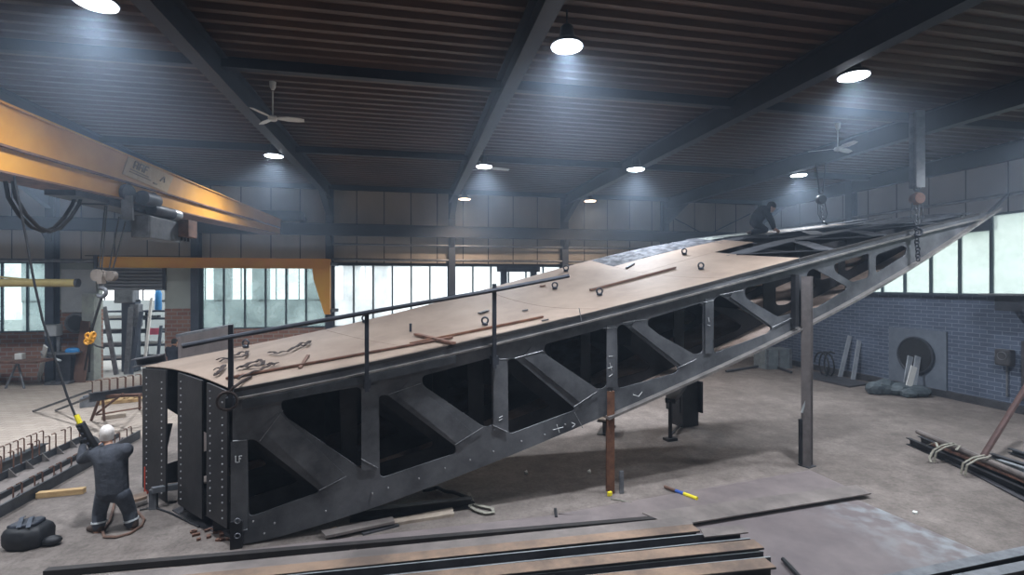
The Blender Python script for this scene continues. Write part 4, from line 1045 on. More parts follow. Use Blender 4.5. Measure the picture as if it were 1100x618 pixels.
t = thing('end_support', 'low grey angle stand in front of the blunt end plates', 'stand', fl(165, 547))
P, Q = atD(163, 527, 8.6), atD(199, 521, 9.0)
MB().bar(P, Q, .1, .09).build('rail', 'greymetal', t); P0 = fl(165, 547); MB().bar(P0, V(P0.x, P0.y, P.z), .11, .09).build('leg', 'greymetal', t)
Q0 = V(Q.x, Q.y, 0); MB().bar(Q0, Q, .08, .08).build('leg', 'greymetal', t)
P, Q = atD(213, 527, 8.6), atD(226, 536, 8.2)
t = thing('end_support', 'short tilted grey beam under the bolted end plates, right of two', 'stand', fl(219, 560))
MB().bar(P, Q, .14, .12).build('rail', 'greymetal', t); m_ = (P+Q)/2; MB().bar(V(m_.x, m_.y, 0), m_, .12, .12).build('leg', 'steel_dark', t)
P, Q = fl(146, 545, .02), atD(183, 455, 9.55)
P = atD(172, 505, 9.3)
single(MB().bar(P, Q, .07, .04), 'prop_bar', 'steel_dark', 'dark bar leaning between the two left bolted end plates', 'bar', loc=P)
flat('steel_sheet', [(185, 548), (214, 535), (248, 556), (250, 578), (215, 566)], 0, .02, 'mill_dark', 'dark sheet on the floor beneath the bolted end plates', 'steel plate')
flat('plank', [(140, 533), (157, 528), (158, 533), (142, 538)], .12, .05, 'rustflat', 'short timber sticking out beside the worker below the end plate', 'board')
single(MB().bar(fl(158, 530), fl(158, 530) + V(0, 0, .5), .07, .07), 'red_bar', 'redm', 'small red upright bar behind the worker at the end plate', 'bar', loc=fl(158, 530))
P = fl(231, 580); b = MB()
for k in range(14): b.box(fl(205 + random.random()*40, 568 + random.random()*12, .02), (.08*random.random()+.03, .05, .03), random.random()*3)
tag(b.build('metal_scrap', 'rust_dark', loc=P), 'rusty scrap scattered on the floor at the blunt end', 'scrap', kind='stuff')
# ------------------------------------------------------------------ long beams with hooks at the left
def hookbeam(P0, P1, kind, hooks, gus, label, h=.16, w=.5, z=0.0, side=1):
    # P0 near, P1 far end on the floor
    t = thing('hooked_beam', label, 'steel beam', P0)
    d = (P1 - P0); L = d.length; d.normalize(); n = V(-d.y, d.x, 0) * side
    zz = V(0, 0, z)
    if kind == 'wide':
        MB().prism([P0 + zz + V(0,0,.02), P1 + zz + V(0,0,.02), P1 + n*w + zz + V(0,0,.02), P0 + n*w + zz + V(0,0,.02)], (0, 0, .03)).build('base_plate', 'mill', t)
        MB().bar(P0 + zz + V(0,0,h/2), P1 + zz + V(0,0,h/2), .04, h).build('front_flange', 'steel', t)
        MB().bar(P0 + zz + n*w + V(0,0,h/2), P1 + zz + n*w + V(0,0,h/2), .04, h).build('rear_flange', 'steel', t)
        MB().bar(P0 + zz + n*w*.42 + V(0,0,.09), P1 + zz + n*w*.42 + V(0,0,.09), .06, .12).build('middle_rib', 'black', t)
    else:
        MB().bar(P0 + zz + V(0,0,h/2), P1 + zz + V(0,0,h/2), .05, h).build('web', 'steel', t)
        MB().bar(P0 + zz + V(0,0,h), P1 + zz + V(0,0,h), .16, .025).build('flange', 'steel', t)
    for k in range(gus):
        q = P0 + d * (L * (k + .5) / gus) + zz
        for (o, sg) in (((.03, 1), (w - .03, -1)) if kind == 'wide' else ((.03, 1),)):
            a = q + n*o + V(0,0,.045)
            MB().prism([a, a + n*.16*sg, a + V(0, 0, h*.95)], d*.02).build('gusset', 'steel_edge', t)
    for k in range(hooks):
        q = P0 + d * (L * (k + .35) / hooks) + zz
        for (o, hh) in (((.12, .30), (w - .02, .34)) if kind == 'wide' else ((0, .32),)):
            for j in (0, .2):
                a = q + d*j + n*o + V(0, 0, .05 if kind == 'wide' and o < .2 else h)
                MB().tube([a, a + V(0, 0, hh - .03), a + V(0, 0, hh) - d*.03, a + V(0, 0, hh) - d*.13], .013, 6).build('hook_bar', 'rust_dark', t)
    return t
a, c = fl(-12, 563), fl(150, 471)
hookbeam(a, c, 'wide', 9, 10, 'nearest long steel panel with hooks and gussets, behind the worker', w=1.15, h=.2, side=1)
a, c = fl(-10, 512), fl(48, 486)
hookbeam(a, c, 'bar', 4, 3, 'short beam with tall hooks behind the nearest hooked panel at the left edge', h=.2)
a, c = atD(96, 424, 12.9), atD(156, 402, 14.0); z = a.z - .2
a.z = c.z = 0
hookbeam(a, c, 'bar', 7, 0, 'hooked beam raised on a trestle behind the blunt end', h=.22, z=z)
# trestle below it
P = atD(105, 425, 13.1); zt = P.z
t = thing('trestle', 'brown steel trestle carrying the raised hooked beam', 'trestle', V(P.x, P.y, 0))
for q0, q1 in (((98, 452), (108, 425)), ((112, 452), (110, 425)), ((150, 440), (150, 419))):
    A_ = fl(*q0); B_ = atD(*q1, 13.2); B_.z = zt - .02; MB().tube([A_, B_], .035, 6).build('leg', 'rust_dark', t)
A_, B_ = atD(108, 424, 13.2), atD(153, 419, 13.4); A_.z = B_.z = zt - .05; MB().bar(A_, B_, .1, .07).build('top_rail', 'rust_dark', t)
MB().tube([fl(103, 445, .25), atD(132, 423, 13.3)], .03, 6).build('brace', 'rust_dark', t)
MB().tube([fl(103, 446, .25), fl(152, 438, .25)], .025, 6).build('lower_rail', 'rust_dark', t)
for a_, c_2, lab in (((36, 442), (97, 420), 'thin long bar poking out left of the raised hooked beam, upper of two'), ((60, 441), (100, 426), 'thin long bar poking out left of the raised hooked beam, lower of two')):
    P, Q = fl(*a_, .03), atD(*c_2, 13.2); single(MB().bar(P, Q, .06, .05), 'steel_bar', 'steel', lab, 'bar', loc=P)
P = fl(95, 437); t = thing('steel_clamp', 'grey block on the floor at the near end of the raised beam', 'block', P)
MB().box(P + V(0, 0, .15), (.4, .3, .3), .4).build('body', 'greymetal', t, bevel=.02); MB().box(P + V(0, 0, .33), (.25, .2, .06), .4).build('cap', 'greymetal', t)
t = thing('pallet', 'pale yellow timber pallet under the raised beam', 'pallet', fl(130, 432))
c0 = fl(131, 431)
for k in (-1, 0, 1): MB().box(c0 + V(0, k*.4, .06), (1.3, .1, .1), .3).build('bearer', 'wood', t)
for k in range(5): MB().box(c0 + Matrix.Rotation(.3, 3, 'Z') @ V(-.55 + k*.28, 0, .12), (.12, 1.0, .025), .3).build('slat', 'wood', t)
single(MB().box(fl(122, 449) + V(0, 0, .06), (.55, .3, .12), .5), 'timber_block', 'woodgrey', 'pale block on the floor just above the worker cap', 'block', loc=fl(122, 449), bevel=.01)
# ------------------------------------------------------------------ far left: workbench, column, wall things
wb = fl(18, 414)
t = thing('workbench', 'grey workbench with A-frame legs at the far left wall', 'workbench', wb)
zt = atD(18, 389, 20).z; zt = 1.0
q = fl(16, 417)
for dx in (-1.5, .1):
    c1 = q + ax*dx
    for sx in (-.35, .35): MB().tube([c1 + ax*sx - fw_*.1, c1 + V(0, 0, .98)], .035, 6).build('leg', 'greymetal', t)
    MB().tube([c1 - ax*.2 + V(0, 0, .42), c1 + ax*.2 + V(0, 0, .42)], .025, 6).build('rung', 'greymetal', t)
MB().bar(q - ax*2.2 + V(0, 0, 1.02), q + ax*1.15 + V(0, 0, 1.02), .8, .08).build('bench_top', 'rust_dark', t)
single(MB().box(q + V(.1, .1, 1.06+.11), (.24, .2, .22)), 'white_box', 'white', 'small white box standing on the far left workbench', 'box', loc=q + V(.1, .1, 1.06), bevel=.01)
P, Q = fl(42, 410), onY(49, 372, 22.0)
single(MB().bar(P, Q, .17, .05, up=fw_), 'leaning_board', 'white', 'white board leaning beside the far left column', 'board', loc=P)
P = fl(66, 412)
t = thing('bench_drill', 'grey machine stand with mixed tools in front of the far left column', 'machine', P)
MB().box(P + V(0, 0, .05), (.8, .6, .1)).build('foot', 'greymetal', t, bevel=.01); MB().box(P + V(.1, .1, .6), (.5, .4, 1.1)).build('body', 'darkmetal', t, bevel=.02)
MB().tube([P + V(-.1, 0, .3), P + V(-.1, 0, 2.2)], .06, 10).build('post', 'greymetal', t); MB().box(P + V(-.2, -.1, 2.1), (.4, .4, .45)).build('head', 'box_grey', t, bevel=.03)
MB().tube([P + V(.1, -.2, .9), P + V(-.5, -.3, 1.3)], .05, 6).build('lever', 'alu', t); MB().box(P + V(.1, -.1, 1.2), (1.1, .6, .06)).build('table', 'greymetal', t)
b = MB(); P2 = P + V(.45, -.1, 1.23)
b.ring_loft([[P2 + V(x*k*.22, y*k*.14, z*.7) for x, y in ((-1,-.6),(-.5,-1),(.6,-1),(1,-.3),(.8,.7),(-.3,1),(-1,.5))] for z, k in ((.0, 1), (.1, 1.02), (.2, .85), (.24, .5))])
single(b, 'blue_bag', 'blue', 'bright blue bag lying on the machine table at far left', 'bag', loc=P2, smooth=50)
Pp = onY(82, 347, YB-.02)
t = thing('wall_duct', 'dark round duct opening in the left brick wall', 'duct', Pp)
MB().torus(Pp, .36, .06, (0, 1, 0), 24, 8).build('ring', 'greymetal', t, smooth=True); MB().lathe(Pp + V(0, -.01, 0), [(.34, 0), (.34, .02)], axis=(0, 1, 0), seg=24).build('hole', 'black', t)
Pp = onY(86, 312, YB-.02); wz = 1.75
single(MB().box((Pp.x, YB-.06, 3.62), (onY(104, 312, YB).x - onY(67, 312, YB).x, .12, 1.75)), 'wall_cabinet', 'box_grey', 'pale grey panel box on the wall left of the shutter door', 'cabinet', loc=(Pp.x, YB-.06, 2.75), bevel=.015)
for i, ((u0, v0), (u1, v1), lab) in enumerate((((83, 411), (92, 345), 'wide brown plank leaning on the left door pillar'), ((89, 411), (97, 352), 'narrow brown plank leaning on the left door pillar'))):
    P, Q = fl(u0, v0), onY(u1, v1, 22.9); single(MB().bar(P, Q, .34 if i == 0 else .16, .06, up=fw_), 'leaning_plank', 'ply', lab, 'plank', loc=P)
# ------------------------------------------------------------------ yard seen through the door: rack with bars, machine, gas bottle
Yr = 26.0
x0, x1 = onY(108, 380, Yr).x, onY(182, 380, Yr).x
t = thing('bar_rack', 'steel rack with long bars seen through the open door', 'rack', ((x0+x1)/2, Yr, 0))
for X in np.linspace(x0, x1, 4): MB().bar((X, Yr, 0), (X, Yr, 2.7), .1, .1).build('upright', 'navylight', t)
for z in (.5, 1.1, 1.7, 2.3, 2.65):
    MB().bar((x0-.5, Yr-.2, z), (x1+.5, Yr-.2, z), .5, .08).build('shelf', 'navylight', t)
k = 0
for z in (.54, 1.14, 1.74, 2.34):
    for j in range(5):
        P = V(x0 + random.uniform(-.3, .5), Yr - .42 + j*.11, z + .06); Q = V(x1 - random.uniform(0, 1.5), P.y, z + .06)
        lab = 'steel bar lying on the rack behind the open door'
        o = single(MB().tube([P, Q], .05, 6) if j % 2 else MB().bar(P, Q, .09, .1), 'stock_bar', ['alu', 'greymetal', 'steel', 'white'][(k + j) % 4], lab, 'bar', 'bars on the yard rack', loc=P)
    k += 1
def lean(u0, v0, u1, v1, w, m, lab, Y0=24.4, Y1=24.9):
    P, Q = fl(u0, v0), onY(u1, v1, Y1); P = V(onY(u0, v0, Y0).x, Y0, 0)
    single(MB().bar(P, Q, w, .08, up=(0, 1, 0)), 'leaning_bar', m, lab, 'bar', loc=P)
lean(154, 384, 163, 320, .1, 'white', 'white bar leaning on the rack in the door opening')
lean(141, 384, 152, 335, .14, 'navylight', 'dark bar leaning left of the white bar in the door opening')
lean(125, 384, 112, 330, .16, 'greymetal', 'grey bar leaning to the left in the door opening')
lean(136, 384, 141, 330, .2, 'greymetal', 'broad grey bar leaning below the machine tower in the door opening')
lean(168, 384, 173, 350, .1, 'navylight', 'short dark bar leaning at the right of the door opening')
X = onY(141, 330, 25.3).x
t = thing('machine_tower', 'grey machine column standing in the yard behind the door', 'machine', (X, 25.3, 0))
MB().box((X, 25.3, 1.6), (.55, .5, 3.2)).build('column', 'navylight', t, bevel=.03); MB().box((X-.1, 25.15, 3.35), (.75, .6, .6)).build('head', 'greymetal', t, bevel=.05)
MB().box((X+.3, 25.1, 2.5), (.35, .4, 1.0)).build('side_box', 'greymetal', t, bevel=.03)
Pq = onY(170, 326, 25.9)
t = thing('gas_bottle', 'bright blue gas bottle on top of the rack behind the door', 'gas bottle', (Pq.x, 25.9, 2.69))
MB().lathe((Pq.x, 25.9, 2.69), [(.13, 0), (.14, .05), (.14, .75), (.08, .92), (.04, .96)], seg=16).build('cylinder', 'blue', t, smooth=40)
MB().lathe((Pq.x, 25.9, 3.65), [(.04, 0), (.05, .1), (.02, .14)], seg=10).build('valve', 'darkmetal', t)
Pq = onY(167, 356, 25.55)
single(MB().box((Pq.x, 25.5, Pq.z), (.4, .05, .3)), 'rack_sign', 'pink', 'small pink red sign hung on the yard rack', 'sign', loc=Pq)
# ------------------------------------------------------------------ right side: wall things
for (u0, v0), (u1, v1), lab in (((902, 402), (913, 361), 'left of two pale boards leaning on the blue brick wall'), ((916, 405), (923, 366), 'right of two pale boards leaning on the blue brick wall')):
    Q = onX(u1, v1, XR-.08); P = V(XR-.6, onX(u0, v0, XR-.6).y, 0)
    single(MB().bar(P, Q, .16, .05, up=fw_), 'leaning_board', 'boardgrey', lab, 'board', loc=P)
c = onX(985, 382, XR-.01)
t = thing('duct_opening', 'round black duct opening in a square frame on the blue brick wall', 'duct', c)
MB().box((XR-.03, c.y, c.z-.1), (.06, 2.1, 2.1)).build('frame_plate', 'ductframe', t)
MB().torus(c + V(-.08, 0, 0), .64, .05, (1, 0, 0), 28, 8).build('rim', 'darkmetal', t, smooth=True)
MB().lathe(c + V(-.10, 0, 0), [(.62, 0), (.62, .06)], axis=(1, 0, 0), seg=28).build('opening', 'black', t)
for (u0, v0), (u1, v1), m, lab in (((972, 412), (978, 383), 'boardgrey', 'left grey board leaning over the round duct'), ((980, 411), (986, 383), 'boardgrey', 'right grey board leaning over the round duct')):
    Q = onX(u1, v1, XR-.22); P = V(XR-.75, onX(u0, v0, XR-.75).y, 0)
    single(MB().bar(P, Q, .2, .04, up=fw_), 'leaning_board', m, lab, 'board', loc=P)
P = V(XR-.95, onX(977, 400, XR-.95).y, 0.42); Q = V(XR-.72, onX(982, 388, XR-.72).y, 1.0)
single(MB().bar(P + (P-Q)*.7, Q, .22, .03, up=fw_), 'leaning_board', 'white', 'bright white short board leaning before the round duct', 'board', loc=P)
b = MB(); P = fl(960, 424)
for cx, cy, r, h in ((-.55, .1, .35, .45), (-.2, .15, .42, .5), (.2, 0, .45, .42), (.62, -.15, .5, .36), (.25, -.35, .3, .3)):
    b.ball(P + ax*cx + fw_*cy + V(0, 0, h*.42), r, (1.1, .8, h/r*.62), 2)
for v in b.b.verts:
    v.co += V(random.uniform(-.03, .03), random.uniform(-.03, .03), random.uniform(-.03, .03)); v.co.z = max(v.co.z, 0.01)
single(b, 'tarp_heap', 'tarp', 'dark crumpled tarpaulin heap at the foot of the round duct', 'tarpaulin', loc=P)
c = onX(1083, 384, XR)
t = thing('junction_box', 'small electric box on the right brick wall', 'electric box', c)
MB().box((XR-.13, c.y, c.z), (.24, .42, .5)).build('body', 'mill_dark', t, bevel=.04); MB().torus((XR-.25, c.y, c.z+.05), .12, .015, (1, 0, 0), 16, 6).build('cover_ring', 'greymetal', t)
MB().tube([(XR-.04, c.y, c.z-.2), (XR-.04, c.y, c.z-1.2)], .03, 6).build('conduit', 'greymetal', t)
c = onX(1096, 380, XR)
single(MB().box((XR-.06, c.y-.35, c.z-.5), (.12, .5, 1.8)), 'wall_door_panel', 'mill_dark', 'dark flat panel on the wall at the right picture edge', 'panel', loc=(XR-.06, c.y-.35, c.z-1.4))
c = onX(1090, 322, XR)
t = thing('wall_bracket', 'dark ledge bracket under the right windows at the picture edge', 'bracket', c)
MB().box((XR-.45, c.y-.2, c.z+.16), (.9, 1.1, .05)).build('ledge', 'greymetal', t); MB().box((XR-.35, c.y-.35, c.z-.1), (.7, .8, .45)).build('body', 'darkmetal', t)
flat('steel_mat', [(866, 398), (892, 402), (935, 412), (912, 415), (868, 405)], 0, .06, 'mill_dark', 'dark flat plates on the floor before the leaning boards', 'steel plate')
b = MB(); P = fl(881, 405)
b.torus(P + V(0, 0, .55), .5, .035, ax + fw_*.3, 24, 6); b.torus(P + ax*.15 + V(0, 0, .5), .45, .035, ax + fw_*.5, 24, 6)
b.b.free(); b = MB(); b.tube([P + V(.5*math.cos(k*.5)*.35 + .02*k, .5*math.cos(k*.5), .53 + .5*math.sin(k*.5)) for k in range(30)], .035, 6)
single(b, 'hose_coil', 'black', 'black hose coil leaning at the foot of the brick wall', 'hose', loc=P)
for (u0, v0), (u1, v1), m, lab in (((838, 398), (822, 372), 'mill_dark', 'grey crate standing far behind the tall support post'),):
    P = fl(830, 395); t = thing('storage_crate', lab, 'crate', P)
    MB().box(P + V(0, 0, .45), (1.4, .8, .9)).build('body', 'box_d', t)
    for k in (-.6, 0, .6): MB().box(P + V(k, -.42, .45), (.08, .05, .9)).build('post', 'greymetal', t)
P, Q = fl(780, 399, .06), fl(826, 392, .06)
single(MB().tube([P, Q, fl(850, 400, .06)], .06, 6), 'floor_pipe', 'mill_dark', 'dark pipe on the floor at the far right corner', 'pipe', loc=Q)
# bundle of profiles tied with pale straps
BD = [((986, 464), (1130, 524), .05, 'tube', 'mill', 'long grey pipe on top of the tied bundle', .30),
      ((978, 474), (1130, 541), .16, 'channel', 'steel_dark', 'front dark channel of the tied bundle', .0),
      ((990, 472), (1130, 533), .16, 'channel', 'steel_dark', 'rear dark channel of the tied bundle', .0),
      ((1004, 477), (1130, 528), .12, 'bar', 'rust_dark', 'brown flat bar inside the tied bundle', .16),
      ((1000, 484), (1130, 552), .05, 'bar', 'mill_dark', 'lowest thin flat bar at the front of the tied bundle', .0)]
for (u0, v0), (u1, v1), sz_, kind, m, lab, z in BD:
    P, Q = fl(u0, v0, z + sz_*.5), fl(u1, v1, z + sz_*.5)
    Q = Q + (Q - P) * random.uniform(.6, .9)
    b = MB()
    if kind == 'tube': b.tube([P, Q], .06, 10)
    elif kind == 'channel': b.channel(P, Q, sz_, .1, .015)
    else: b.bar(P, Q, .18 if sz_ > .1 else .12, sz_*.4)
    single(b, 'bundle_profile', m, lab, 'steel profile', 'profiles tied at the right', loc=P)
def wrap(u, v, lab, tails):
    c0 = fl(u, v, .16); d = (fl(1100, 511) - fl(986, 464)).normalized(); n = V(-d.y, d.x, 0)
    b = MB()
    for o in (0, .1):
        b.ribbon([c0 + d*o + n*y + V(0, 0, z) for y, z in ((-.34, -.13), (-.3, .08), (-.12, .2), (.1, .26), (.3, .16), (.36, -.1))], .05, .012, side=d)
    for tl in tails: b.ribbon([c0 + d*x + n*y + V(0, 0, z) for x, y, z in tl], .045, .012)
    single(b, 'tie_strap', 'strap', lab, 'strap', loc=c0)
wrap(1018, 489, 'knotted pale strap around the bundle, left of two', [((0, -.2, .16), (-.2, -.1, .2), (-.32, -.2, .1)), ((0, 0, .25), (.2, .1, .26), (.3, -.05, .2)), ((0, -.28, .1), (.05, -.4, -.05), (.12, -.42, -.13))])
wrap(1052, 503, 'pale strap around the bundle, right of two', [])
P = fl(1057, 489, .3); Q = atD(1099, 421, 11.6); Q = Q + (Q-P)*.25
single(MB().tube([P - (Q-P)*.03, Q], .06, 8), 'leaning_pipe', 'darkred', 'dark red pipe leaning up from the bundle to the right edge', 'pipe', loc=P)
for (u0, v0), (u1, v1), m, lab in (((1066, 489), (1120, 506), 'mill_dark', 'dark flat profile lying behind the tied bundle, nearer of two'), ((1088, 484), (1120, 495), 'steel', 'dark flat profile lying behind the tied bundle, farther of two'), ((1075, 496), (1120, 510), 'alu', 'pale sheet strip lying just behind the grey pipe')):
    P, Q = fl(u0, v0, .08), fl(u1, v1, .08); single(MB().channel(P, Q, .1, .12, .015), 'loose_profile', m, lab, 'steel profile', loc=P)
# loose bits of floor
single(MB().box(fl(983, 552) + V(0, 0, .02), (.08, .06, .03), .5), 'paper_scrap', 'white', 'tiny white scrap beside the large worn floor plate', 'scrap', loc=fl(983, 552))

# ------------------------------------------------------------------ people
def skinmesh(name, J, E_, m, parent, sub=2, vox=None):
    # tapered limbs grown along the skeleton and fused into one continuous surface
    b = MB()
    def rr(k):
        r = J[k][1]; return r if isinstance(r, tuple) else (r, r)
    for k in J:
        r = rr(k); res = bmesh.ops.create_icosphere(b.b, subdivisions=2, radius=1)
        for v in res['verts']:
            c = v.co.copy(); v.co = J[k][0] + ax*c.x*r[0] + fw_*c.y*r[1] + V(0, 0, c.z*min(r))
    for e0, e1 in E_:
        p, q_ = J[e0][0], J[e1][0]; r0, r1 = rr(e0), rr(e1); d = (q_ - p)
        if d.length < 1e-5: continue
        d.normalize(); sd = ax - d*ax.dot(d)
        if sd.length < .25: sd = fw_ - d*fw_.dot(d); r0, r1 = (r0[1], r0[0]), (r1[1], r1[0])
        sd.normalize(); u = d.cross(sd); rings = []
        for t_ in (0, .5, 1):
            c = p.lerp(q_, t_); x = r0[0]*(1-t_) + r1[0]*t_; y = r0[1]*(1-t_) + r1[1]*t_
            rings.append([c + sd*x*math.cos(2*math.pi*k/14) + u*y*math.sin(2*math.pi*k/14) for k in range(14)])
        b.ring_loft(rings)
    bmesh.ops.recalc_face_normals(b.b, faces=b.b.faces[:])
    me = bpy.data.meshes.new(name); b.b.to_mesh(me); b.b.free()
    o = bpy.data.objects.new(name, me); COL.objects.link(o)
    rm = o.modifiers.new('fuse', 'REMESH'); rm.mode = 'VOXEL'; rm.voxel_size = vox or (.008 if name == 'body' else .014); rm.use_smooth_shade = True
    sm = o.modifiers.new('smooth', 'SMOOTH'); sm.factor = .5; sm.iterations = 2 if name == 'body' else 5
    dg = bpy.context.evaluated_depsgraph_get(); me2 = bpy.data.meshes.new_from_object(o.evaluated_get(dg))
    o.modifiers.clear(); o.data = me2; me2.materials.clear(); me2.materials.append(M[m]); bpy.data.meshes.remove(me)
    for p in me2.polygons: p.use_smooth = True
    o.parent = parent
    return o
def hand(J, E_, tag_, wrist, d, side, up, curl=.4, sc=1.0):
    # palm and five finger chains; d along the hand, side towards the thumb
    d, side, up = Vector(d).normalized(), Vector(side).normalized(), Vector(up).normalized(); w = Vector(wrist)
    J[tag_+'p'] = (w + d*.05*sc, .026*sc); E_.append((tag_+'w', tag_+'p'))
    for i, (o, ln) in enumerate(((.032, .085), (.011, .095), (-.011, .088), (-.031, .07))):
        k = w + d*.092*sc + side*o*sc; J[f'{tag_}k{i}'] = (k, .0115*sc); E_.append((tag_+'p', f'{tag_}k{i}'))
        prev = f'{tag_}k{i}'; q = k; a = 0
        for j, f in enumerate((.45, .32, .23)):
            a += curl * (.8 + .3*j); q = q + (d*math.cos(a) - up*math.sin(a)) * ln * f * sc; nm = f'{tag_}f{i}{j}'
            J[nm] = (q, (.010 - .001*j)*sc); E_.append((prev, nm)); prev = nm
    t0 = w + d*.035*sc + side*.038*sc; J[tag_+'t0'] = (t0, .013*sc); E_.append((tag_+'p', tag_+'t0'))
    t1 = t0 + (d*.6 + side*.7 - up*.3)*.035*sc; J[tag_+'t1'] = (t1, .011*sc); E_.append((tag_+'t0', tag_+'t1'))
    t2 = t1 + (d*.9 + side*.15 - up*.5)*.03*sc; J[tag_+'t2'] = (t2, .009*sc); E_.append((tag_+'t1', tag_+'t2'))
def head(t, c, face, tilt, hair_m, name_hair='hair', sc=1.0, cover=None):
    # face: horizontal direction of the gaze; tilt raises the chin
    f = Vector(face).normalized(); f.z = math.tan(tilt); f.normalize(); sd = f.cross(V(0, 0, 1)).normalized(); u = sd.cross(f)
    c = Vector(c)
    def P(x, y, z): return c + sd*x*sc + f*y*sc + u*z*sc
    b = MB(); rings = []
    prof = [(-.12, .045, .05, .015), (-.10, .055, .07, .02), (-.06, .066, .085, .012), (-.02, .072, .092, .004), (.03, .076, .098, -.004), (.07, .07, .09, -.008), (.10, .05, .066, -.01), (.118, .02, .03, -.01)]
    for z, rx, ry, oy in prof:
        rings.append([P(rx*math.cos(a), oy + ry*math.sin(a), z) for a in [2*math.pi*k/20 for k in range(20)]])
    b.ring_loft(rings)
    b.ring_loft([[P(x*w, .085 + y, z) for x in (-1, 1)] + [P(0, .085 + y + n, z)] for w, y, z, n in ((.006, .0, .02, .012), (.012, .0, -.015, .026), (.014, 0, -.03, .02))])
    for s2 in (-1, 1):
        b.lathe(P(.074*s2, -.005, -.01), [(.012, -.012), (.026, -.004), (.028, .004), (.012, .01)], axis=sd*s2, seg=10)
    hd = b.build('head', 'skin', t, smooth=True)
    for s2 in (-1, 1): MB().ball(P(.03*s2, .083, .02), .010, sub=1).build('eye', 'hair', hd)
    MB().tube([P(-.022, .093, -.062), P(0, .099, -.060), P(.022, .093, -.062)], .005, 5).build('mouth', 'lip', hd)
    b = MB(); rings = []
    zmin = .0 if cover is None else cover
    for z, rx, ry, oy in ((zmin-.055, .074, .06, -.04), (zmin-.02, .08, .085, -.022), (zmin+.02, .084, .104, -.008), (.07, .078, .1, -.012), (.105, .056, .074, -.014), (.13, .02, .03, -.014)):
        rings.append([P(rx*math.cos(a), oy + ry*math.sin(a), z) for a in [2*math.pi*k/20 for k in range(20)]])
    b.ring_loft(rings).build(name_hair, hair_m, t, smooth=True)
    return P
def G(base, x, y, z): return base + ax*x + fw_*y + V(0, 0, z)
# -- worker at the left, seen from behind, arms raised to the crane pendant
pb = fl(125, 576)
def build_person(label, base, J, jackets, trousers, skin_m='skin', jm='jacket', tm='trouser'):
    t = thing('person', label, 'person', base)
    return t
k = 7.85 / 537
def q(u, v, dy=0.0):
    # pixel column/row at the worker's depth -> local coordinates
    D = 7.85 + dy; P = atD(u, v, D); return P - pb
t = thing('person', 'worker in dark overalls and white cap seen from behind holding the pendant', 'person', pb)
J = {'pel': (q(121, 527), (.13, .11)), 'spi': (q(120, 510), (.14, .12)), 'che': (q(119, 493), (.17, .13)), 'nek': (q(117, 481), .06), 'nk2': (q(116, 475, .02), .055), 'hea': (q(115, 469, .03), .06),
     'shl': (q(103, 487, .02), .075), 'ell': (q(88, 494, .16), .052), 'lw': (q(89, 477, .30), .034), 'shr': (q(134, 484, .02), .075), 'elr': (q(127, 489, .30), .052), 'rw': (q(106, 477, .28), .034),
     'hil': (q(112, 529), .10), 'knl': (q(107, 551, .04), .065), 'anl': (q(106, 571), .045), 'tol': (q(98, 576, .02), .035), 'hir': (q(131, 529), .10), 'knr': (q(139, 549, .12), .065), 'anr': (q(143, 568, .12), .045), 'tor': (q(137, 572, .18), .035)}
E_ = [('pel','spi'),('spi','che'),('che','nek'),('nek','nk2'),('nk2','hea'),('che','shl'),('shl','ell'),('ell','lw'),('che','shr'),('shr','elr'),('elr','rw'),('pel','hil'),('hil','knl'),('knl','anl'),('anl','tol'),('pel','hir'),('hir','knr'),('knr','anr'),('anr','tor')]
hd = -fw_*.0
hand(J, E_, 'l', J['lw'][0], V(.15, .0, 1) , -fw_, -ax, .5); hand(J, E_, 'r', J['rw'][0], V(-.5, .1, .7), -fw_, ax, .5)
skinmesh('body', J, E_, 'skin', t)
def gloves(t):
    for sd_ in 'lr':
        ks = [n for n in J if n[0] == sd_ and (n == sd_+'w' or n[1] in 'pkft')]
        Jg = {n: (J[n][0], J[n][1] + .005) for n in ks}
        skinmesh('glove', Jg, [e for e in E_ if e[0] in ks and e[1] in ks], 'glove', t, vox=.007)
gloves(t)
def sub_(names, edges, grow): return {n: (J[n][0], tuple(r + grow for r in (J[n][1] if isinstance(J[n][1], tuple) else (J[n][1],)*2))) for n in names}, edges
Jj, Ej = sub_(['che','spi','pel','shl','ell','shr','elr'], [('pel','spi'),('spi','che'),('che','shl'),('shl','ell'),('che','shr'),('shr','elr')], .028)
Jj['pel'] = (J['pel'][0] + V(0, 0, -.02), (.235, .17)); Jj['spi'] = (J['spi'][0], (.235, .17)); Jj['che'] = (J['che'][0], (.25, .17)); Jj['shl'] = (J['shl'][0], .115); Jj['shr'] = (J['shr'][0], .12)
Jj['col'] = (J['nek'][0] + V(0, 0, .0), .078); Ej.append(('che', 'col'))
for n, w_ in (('ell', 'lw'), ('elr', 'rw')):
    Jj[n] = (J[n][0], .075); Jj[w_+'c'] = (J[n][0].lerp(J[w_][0], .85), .05); Ej.append((n, w_+'c'))
skinmesh('jacket', Jj, Ej, 'jacket', t)
Jt = {'pel': (J['pel'][0] + V(0, 0, .0), (.215, .155))}; Et = []
for sd_ in 'lr':
    hp, kn, an = J['hi'+sd_][0], J['kn'+sd_][0], J['an'+sd_][0]
    Jt['h'+sd_] = (hp - V(0, 0, .03), .122); Jt['m'+sd_] = (hp.lerp(kn, .55), .108); Jt['k'+sd_] = (kn, .098); Jt['c'+sd_] = (kn.lerp(an, .4), .094); Jt['a'+sd_] = (kn.lerp(an, .70), .088)
    Et += [('pel', 'h'+sd_), ('h'+sd_, 'm'+sd_), ('m'+sd_, 'k'+sd_), ('k'+sd_, 'c'+sd_), ('c'+sd_, 'a'+sd_)]
skinmesh('trousers', Jt, Et, 'trouser', t)
